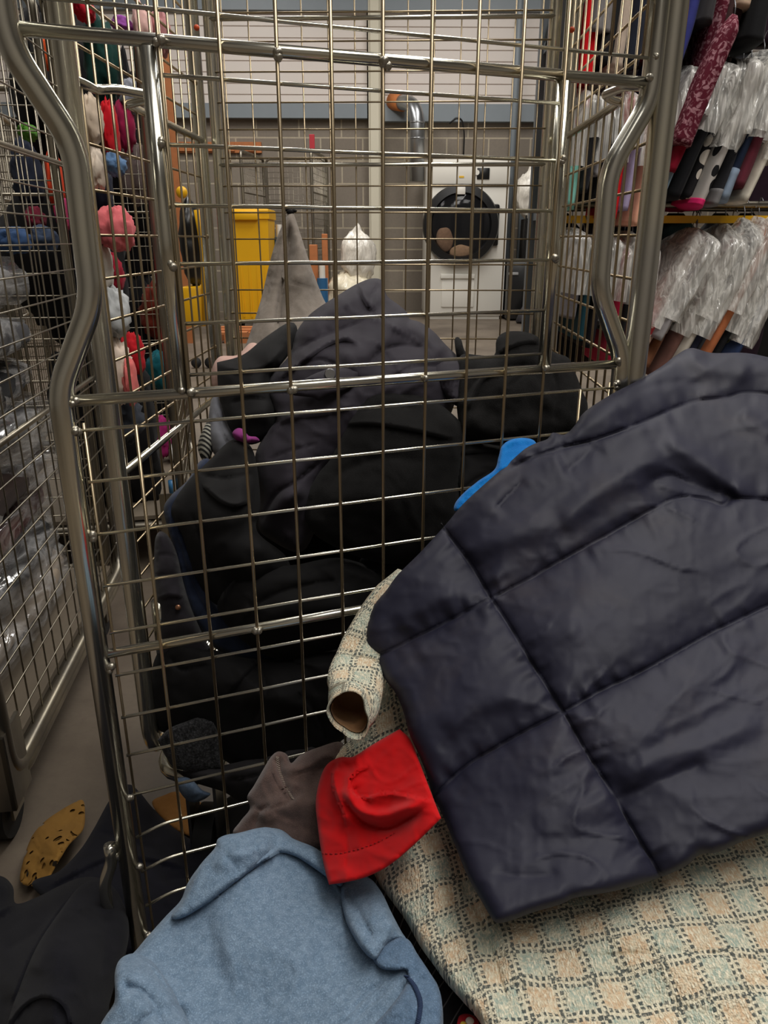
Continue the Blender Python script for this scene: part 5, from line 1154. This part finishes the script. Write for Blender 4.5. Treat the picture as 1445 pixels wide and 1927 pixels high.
mid = [('blouse', 'white top with coral print and mint hem, middle rail, behind the cage side', 'top', 1092, 150, 392, patterned('coral print', (226, 220, 214), (214, 70, 84), 16, .36), .62, (W_(126, 190, 176), .66)),
       ('trousers', 'black trousers beside the mint-hemmed top on the middle rail', 'trousers', 1116, 160, 360, W_(30, 30, 34), .55, None),
       ('blouse', 'silver grey blouse in plastic next to the black trousers, behind the cage side', 'blouse', 1136, 155, 330, W_(176, 172, 176), .85, None),
       ('jumper', 'charcoal jumper between silver grey blouse and scarlet dress', 'jumper', 1154, 165, 372, W_(50, 48, 54), .6, None),
       ('dress', 'scarlet dress seen behind the curved gate stile', 'dress', 1174, 160, 410, W_(206, 26, 32), .55, None),
       ('skirt', 'lilac skirt hanging through the cage side, right of the scarlet dress', 'skirt', 1196, 165, 396, W_(160, 146, 178), .5, None),
       ('shirt', 'peach shirt just left of the outer cage post', 'shirt', 1216, 170, 424, W_(228, 168, 140), .5, None),
       ('cardigan', 'dark taupe cardigan just right of the outer cage post on the middle rail', 'cardigan', 1276, 116, 330, W_(92, 78, 70), .8, None),
       ('skirt', 'powder blue pleated skirt on the middle rail', 'skirt', 1292, 110, 366, W_(142, 168, 186), .62, None),
       ('trousers', 'crimson trousers next to the powder blue skirt', 'trousers', 1314, 104, 322, W_(140, 20, 44), .58, None),
       ('leggings', 'plain black leggings between crimson trousers and the fluffy white trim', 'leggings', 1332, 100, 372, W_(24, 24, 27), .62, None),
       ('coat', 'black coat with fluffy white and orange trim on the middle rail', 'coat', 1350, 96, 374, patterned('black white orange', (38, 36, 38), (224, 214, 200), 13, .36), .62, None),
       ('leggings', 'pale grey leggings with black spots and a hot pink cuff', 'leggings', 1380, 92, 386, patterned('black spots', (184, 178, 172), (26, 26, 28), 12, .33), .66, (HOT, .965)),
       ('jacket', 'black jacket with a grey band beside the spotted leggings', 'jacket', 1403, 88, 384, W_(40, 40, 44), .66, (W_(120, 118, 118), .9)),
       ('jeans', 'indigo jeans with a pale blue waist at the right of the middle rail', 'jeans', 1424, 84, 374, W_(34, 44, 66), .62, (W_(140, 156, 176), .8)),
       ('dress', 'burgundy lace dress in plastic at the far right of the middle rail', 'dress', 1446, 80, 350, W_(98, 40, 52), .75, None),
       ('blouse', 'ivory blouse in plastic cut off by the picture edge, middle rail', 'blouse', 1470, 80, 380, W_(214, 206, 190), .75, None)]
for kd_, lb, ct, px, a, b, m, cv, hm in mid:
    hung(kd_, lb, ct, up, px, a, b, m, 6 if px < 1240 else 19, cv, hem=hm, hw=.017 if px < 1240 else .019)
low = [('coat', 'mid grey coat in plastic on the lower rail, leftmost seen through the cage side', 'coat', 1088, 432, 600, W_(108, 104, 108), .8, None),
       ('jeans', 'deep teal jeans under crinkled plastic on the lower rail', 'jeans', 1108, 440, 640, W_(22, 58, 68), .62, None),
       ('blouse', 'black top with coral flowers, lower rail behind the cage side', 'top', 1128, 440, 655, patterned('coral flowers', (30, 28, 32), (206, 84, 70), 12, .24), .6, None),
       ('shirt', 'grey and black checked shirt in plastic on the lower rail', 'shirt', 1148, 436, 620, patterned('grey check', (150, 148, 148), (44, 44, 48), 20, .3), .85, None),
       ('dress', 'raspberry pink dress dipping lowest behind the cage side', 'dress', 1168, 440, 690, W_(176, 24, 62), .55, None),
       ('trousers', 'jet black trousers right of the raspberry dress on the lower rail', 'trousers', 1186, 440, 640, W_(24, 24, 26), .6, None),
       ('dress', 'sky blue dress showing through the cage side on the lower rail', 'dress', 1200, 442, 600, W_(84, 146, 190), .4, None),
       ('nightdress', 'rose pink nightdress beside the sky blue dress', 'nightdress', 1212, 446, 690, W_(216, 132, 144), .45, None),
       ('blouse', 'pink and cream floral blouse low beside the outer cage post', 'blouse', 1262, 436, 700, patterned('rose floral', (214, 186, 170), (176, 62, 66), 24, .32), .62, None),
       ('skirt', 'rust striped skirt next to the floral blouse on the lower rail', 'skirt', 1278, 432, 690, W_(128, 84, 60), .66, None),
       ('jumper', 'silver grey jumper under thick white plastic, lower rail', 'jumper', 1296, 428, 640, W_(140, 136, 136), .95, None),
       ('coat', 'mauve brown coat hanging lowest on the lower rail', 'coat', 1314, 424, 712, W_(118, 84, 76), .68, None),
       ('trousers', 'pale stone trousers beside the mauve brown coat', 'trousers', 1338, 420, 700, W_(176, 168, 156), .72, None),
       ('dress', 'navy dress with red blossoms on the lower rail', 'dress', 1358, 418, 690, patterned('red blossoms', (34, 36, 52), (200, 30, 44), 15, .3), .7, None),
       ('jacket', 'slate grey jacket with a black lining next to the blossom dress', 'jacket', 1374, 416, 690, W_(66, 68, 72), .7, None),
       ('trousers', 'rust orange tweed trousers on the lower rail', 'trousers', 1390, 414, 700, W_(166, 98, 62), .66, None),
       ('blazer', 'black blazer in gathered plastic beside the rust orange trousers', 'blazer', 1410, 412, 690, W_(30, 30, 32), .8, None),
       ('shirt', 'olive green shirt in plastic near the right end of the lower rail', 'shirt', 1430, 410, 690, W_(120, 122, 84), .85, None),
       ('jeans', 'dark blue jeans at the right end of the lower rail', 'jeans', 1450, 410, 690, W_(38, 52, 84), .8, None)]
for kd_, lb, ct, px, a, b, m, cv, hm in low:
    hung(kd_, lb, ct, lo_, px, a, b, m, 5 if px < 1240 else 22, cv, hem=hm, hw=.016 if px < 1240 else .018)
top = [('trousers', 'black trousers high on the top rail, leftmost through the cage side', 'trousers', 1092, -160, 140, W_(26, 26, 28), None),
       ('coat', 'bright red coat hanging through from the top rail behind the cage side', 'coat', 1122, -160, 150, W_(206, 18, 26), None),
       ('shirt', 'grey shirt on the top rail beside the bright red coat', 'shirt', 1146, -160, 60, W_(120, 116, 116), None),
       ('jacket', 'black jacket on the top rail left of the gate stile', 'jacket', 1166, -160, 120, W_(28, 28, 30), None),
       ('dress', 'beige dress on the top rail beside the gate stile', 'dress', 1184, -160, 130, W_(186, 168, 152), None),
       ('jeans', 'dark indigo jeans on the top rail behind the gate stile', 'jeans', 1208, -160, 120, W_(32, 36, 48), None),
       ('jumper', 'maroon jumper right of the outer cage post on the top rail', 'jumper', 1268, -160, 96, W_(112, 20, 26), None),
       ('cardigan', 'royal blue knit with a long hanging sleeve on the top rail', 'cardigan', 1310, -160, 138, W_(52, 56, 120), None),
       ('trousers', 'charcoal trousers with a turned hem on the top rail', 'trousers', 1352, -160, 40, W_(58, 56, 58), None),
       ('scarf', 'burgundy and white patterned scarf trailing from the top rail', 'scarf', 1372, -160, 130, mottled('burgundy pattern', (88, 24, 40), (160, 118, 126), 40), None),
       ('coat', 'dark brown coat beside the burgundy scarf on the top rail', 'coat', 1402, -160, 60, W_(60, 40, 40), None),
       ('jumper', 'camel jumper cuff at the upper right of the top rail', 'jumper', 1424, -160, 12, W_(176, 150, 128), None),
       ('coat', 'black coat at the right end of the top rail', 'coat', 1450, -160, 76, W_(24, 24, 26), None)]
for kd_, lb, ct, px, a, b, m, hm in top:
    hung(kd_, lb, ct, tp, px, a, b, m, 5 if px < 1240 else 12, None, Yo=.03, hw=.03)
# a long patterned scarf that drops in front of the middle rail
hung('scarf', 'long mottled burgundy scarf hanging down over the plastic covers of the middle rail', 'scarf', None, 1340, 20, 270, mottled('mottled burgundy', (92, 26, 42), (170, 122, 130), 42), 17, None, hw=.024, hd=.05, Yo=-.24)
# dark coats added behind the rails so the gaps stay dark
zr2, zr1 = zat(1350, 70, RY) + .04, zat(1350, 405, RY) + .02
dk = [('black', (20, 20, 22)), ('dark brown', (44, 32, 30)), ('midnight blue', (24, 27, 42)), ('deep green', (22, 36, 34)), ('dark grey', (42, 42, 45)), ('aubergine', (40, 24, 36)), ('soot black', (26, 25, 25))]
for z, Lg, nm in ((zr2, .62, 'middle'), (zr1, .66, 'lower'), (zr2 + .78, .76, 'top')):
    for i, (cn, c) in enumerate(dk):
        x = .82 + i * .17; t = thing('overcoat', f'{cn} overcoat added to darken the gaps behind the {nm} rail', 'coat', (x, RY + .42, z), 0, 'coats added to darken the rail gaps')
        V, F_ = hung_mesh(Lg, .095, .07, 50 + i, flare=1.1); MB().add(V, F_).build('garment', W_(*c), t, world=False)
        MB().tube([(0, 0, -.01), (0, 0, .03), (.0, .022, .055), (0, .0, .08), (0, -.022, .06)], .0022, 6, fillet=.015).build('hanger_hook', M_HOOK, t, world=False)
def rack():
    t = thing('clothes_rack', 'yellow and grey steel clothes racking holding the plastic-covered garments', 'rack', (1.3, RY, 0))
    x0, x1 = at(1064, 420, RY)[0] - .03, 2.1
    zb_ = zat(1300, 413, RY - .26)
    MB().box((x0, RY - .02, zat(1300, 420, RY)), (x1, RY + .03, zat(1300, 406, RY))).build('beam', M_YEL, t, smooth=False)
    MB().box((x0, RY - .02, zr2 + .11), (x1, RY + .03, zr2 + .17)).build('beam', M_YEL, t, smooth=False)
    for z in (zr2 + .015, zr1 - .02, zr2 + .80):
        for y in (RY, RY + .42): MB().tube([(x0, y, z + .04), (x1, y, z + .04)], .014, 10).build('hanging_rail', M_FARZ, t)
    for x in (x0, x1):
        for y in (RY + .1, RY + .50): MB().box((x - .03, y - .02, 0), (x + .03, y + .02, 2.9)).build('upright', M_BEAM, t, smooth=False)
    for x in (x0, x1):
        MB().box((x - .015, RY - .02, zr2 + .0), (x + .015, RY + .5, zr2 + .04)).build('bracket', M_BEAM, t, smooth=False)
        MB().box((x - .015, RY - .02, zr1 - .03), (x + .015, RY + .5, zr1 + .01)).build('bracket', M_BEAM, t, smooth=False)
rack()

# ================================================================== bagged clothes in the left cage
M_BAG = plastic_film('crinkled clear polythene', .02, (225, 225, 225), 8, (1, .6, 1.6), .3, .24)
def slab(c, half, seed, crinkle, grow=0.0, rz=0.0, n=44):
    mb = MB(); mb.ball((0, 0, 0), 1, n); V = mb.v[0]
    V[:] = np.sign(V) * np.abs(V) ** .55; V /= np.abs(V).max()
    d = V / np.linalg.norm(V, axis=1)[:, None]
    h = np.array(half) + grow; P = V * h
    P = P + d * (crinkle * ridged(P * np.array([6, 4.5, 11]), seed, 3) + .010 * fbm(P * 5, seed + 2, 2))[:, None]
    mb.v[0] = P @ np.array(Matrix.Rotation(rz, 3, 'Z')).T + np.array(c); return mb
lay = [('cream_knit', 'folded cream knit at the very bottom of the bagged stack, left cage', (150, 136, 120), .29), ('black_coat', 'bagged black coat low in the left cage, above the cream knit', (26, 26, 28), .395), ('wine_dress', 'bagged wine red dress in the left cage', (84, 22, 28), .49),
       ('brown_coat', 'bagged dark brown coat over the wine red dress in the left cage', (58, 46, 42), .60), ('grey_coat', 'bagged charcoal coat halfway up the left cage stack', (44, 44, 47), .71), ('black_jacket', 'bagged black jacket under the slate suit, left cage', (22, 22, 24), .82),
       ('slate_suit', 'bagged slate grey suit second from the top of the left cage', (70, 70, 74), .93), ('silver_dress', 'bagged silver grey dress on top of the left cage stack', (132, 130, 128), 1.05)]
for i, (nm, lb, c, z) in enumerate(lay):
    cc = LC_O - lx * (.36 + .015 * (i % 3)) + ly * (.50 - .015 * (i % 2)) + np.array([0, 0, z])
    t = thing('bagged_' + nm.split('_')[1], lb, nm.split('_')[1], cc - np.array([0, 0, .06]), 0, 'bagged clothes in the left cage')
    slab(cc, (.27, .43, .036), 300 + i, .012, 0, LA).build('garment', W_(*c), t)
    slab(cc, (.275, .44, .042), 320 + i, .030, .003, LA).build('plastic_bag', M_BAG, t)

# ================================================================== loose clothes in the cages behind
def lump(nm, label, cat, px, py, w, h, Y, c, seed, amp=.16, flat=.5, group=None):
    q = at(px, py, Y); sx = np.linalg.norm(at(px + w / 2, py, Y) - q); sz = np.linalg.norm(at(px, py - h / 2, Y) - q)
    mb = MB(); mb.ball((0, 0, 0), 1, 32); V = mb.v[0]; st = np.array([1.0, 1.0, sx / max(sz, 1e-6) if sz > sx else 1.0])
    V *= (1 + amp * 1.2 * ridged(V * np.array([3.2, 3.2, 1.1]) + .8 * vnoise(V * 1.5, seed + 2)[:, None], seed, 3) + .14 * fbm(V * 1.4, seed + 8, 2) - amp * .45)[:, None]
    V *= np.array([sx, max(.05, sx * flat + .03), sz]); V += q
    return tag(mb.build(nm, c if not isinstance(c, tuple) else W_(*c)), label, cat, group)
LP = [('red_scarf', 'red scarf corner at the top behind the left cage post', 'scarf', 160, 20, 34, 40, 2.5, (176, 20, 40)), ('green_jumper', 'bottle green jumper bulging at the upper left behind the cage wires', 'jumper', 192, 110, 60, 150, 2.6, (22, 58, 52)),
      ('purple_packet', 'shiny purple packet on the high cage shelf', 'packet', 231, 48, 34, 30, 2.9, (150, 80, 160)), ('striped_blouse', 'white and salmon striped top slung at the cage top', 'top', 268, 50, 30, 80, 2.9, (220, 178, 170)), ('floral_blouse', 'dusty pink floral top beside the salmon striped one', 'top', 303, 62, 34, 76, 3.0, (176, 122, 122)),
      ('orange_shirt', 'burnt orange shirt high at the far left, behind the gate stile', 'shirt', 94, 105, 22, 60, 2.5, (190, 74, 30)), ('orange_dress', 'bright orange dress hanging left of the curved gate stile', 'dress', 108, 350, 26, 120, 2.55, (204, 66, 34)), ('pink_sock', 'bright pink sock below the orange dress', 'sock', 119, 402, 16, 60, 2.5, (186, 60, 110)),
      ('green_beanie', 'grass green cap at the upper left behind the wires', 'cap', 54, 250, 30, 30, 2.4, (78, 130, 44)), ('maroon_bag', 'maroon pouch at the far left above the bagged stack', 'pouch', 66, 410, 24, 40, 2.45, (110, 28, 48)), ('blue_jeans', 'mid blue jeans resting on the far side of the bagged stack', 'jeans', 26, 452, 56, 46, 2.3, (58, 84, 124)), ('slate_jeans', 'slate blue jeans next to the mid blue pair', 'jeans', 82, 450, 50, 46, 2.4, (62, 76, 100)),
      ('dark_anorak', 'glossy dark blue anorak in the far left wires', 'anorak', 52, 330, 50, 110, 2.6, (40, 46, 62)), ('black_bag', 'black holdall high at the far left', 'bag', 78, 170, 40, 120, 2.7, (22, 22, 25)),
      ('cream_rope', 'knotted cream scarf looped through the wires', 'scarf', 172, 225, 30, 90, 2.35, (190, 172, 152)), ('white_sock', 'off white tights drooping below the cream scarf', 'tights', 182, 315, 26, 80, 2.35, (196, 182, 166)), ('red_dress', 'long red dress hanging beside the cream scarf', 'dress', 208, 245, 26, 110, 2.45, (184, 16, 28)),
      ('blue_pouch', 'blue and white pouch below the long red dress', 'pouch', 216, 310, 34, 40, 2.4, (84, 112, 146)), ('navy_skirt', 'navy skirt above the pink bundle', 'skirt', 186, 362, 50, 90, 2.6, (26, 30, 46)), ('pink_bundle', 'salmon pink bundle bulging through the wires behind the left panel', 'bundle', 216, 430, 66, 78, 2.38, (206, 104, 108)),
      ('white_tights', 'white cloth hanging under the pink bundle', 'cloth', 196, 500, 26, 90, 2.4, (200, 192, 182)), ('crimson_blouse', 'crimson top below the pink bundle', 'top', 212, 515, 34, 70, 2.55, (150, 20, 44)), ('grey_bag', 'pale grey plastic-wrapped bundle behind the side panel', 'bundle', 212, 590, 66, 90, 2.4, (170, 172, 172)),
      ('red_cardigan', 'red cardigan beside the cream floral dress', 'cardigan', 250, 665, 40, 70, 2.6, (176, 24, 34)), ('floral_dress', 'cream floral dress low in the wires behind the side panel', 'dress', 222, 700, 50, 110, 2.4, (206, 188, 172)), ('salmon_blouse', 'salmon sleeve next to the cream floral dress', 'top', 246, 718, 18, 80, 2.4, (204, 104, 100)),
      ('grey_cardigan', 'dark grey cardigan under the cream floral dress', 'cardigan', 238, 790, 60, 80, 2.5, (56, 60, 68)), ('teal_blouse', 'deep teal top low behind the flat posts', 'top', 306, 700, 60, 70, 3.4, (20, 90, 100)), ('tan_boot', 'tan boot beneath the teal top', 'boot', 282, 800, 40, 44, 3.3, (164, 120, 100)), ('magenta_towel', 'magenta towel in the lowest part of the far cage', 'towel', 300, 822, 56, 70, 3.3, (150, 34, 98)), ('white_trainer', 'white trainer lying beside the magenta towel', 'trainer', 330, 850, 24, 34, 3.3, (206, 204, 198)),
      ('rust_crate', 'rust red plastic crate in the far cage', 'crate', 296, 585, 60, 100, 3.7, (116, 44, 30)), ('grey_jacket', 'pale grey jacket bundled high in the far cage', 'jacket', 246, 180, 40, 60, 3.5, (140, 142, 152)), ('raspberry_blouse', 'raspberry top under the pale grey jacket', 'top', 236, 238, 34, 90, 3.5, (150, 28, 70)), ('taupe_blouse', 'taupe mottled top in the far cage beside the flat posts', 'top', 256, 330, 50, 110, 3.6, (112, 98, 96))]
for i, (nm, lb, ct, px, py, w, h, Y, c) in enumerate(LP): lump(nm, lb, ct, px, py, w, h, Y, c, 500 + i)
for i, (lb, px, py, w, h, Y) in enumerate((('great black bundle added to darken the middle of the cage behind the bagged one', 130, 500, 210, 300, 2.85), ('black bundle added to darken the bottom of the cage behind the bagged one', 200, 800, 190, 330, 2.75), ('black bundle added to darken the top of the cage behind the bagged one', 120, 180, 180, 300, 2.9), ('black bundle added to darken the lower half of the far cage', 270, 680, 110, 330, 3.8), ('black bundle added to darken the upper half of the far cage', 250, 330, 110, 420, 3.85))):
    lump('dark_fill_bundle', lb, 'bundle', px, py, w, h, Y, (20, 19, 21), 600 + i, .12, .6)  # black filler added so the cages go dark behind the loose clothes
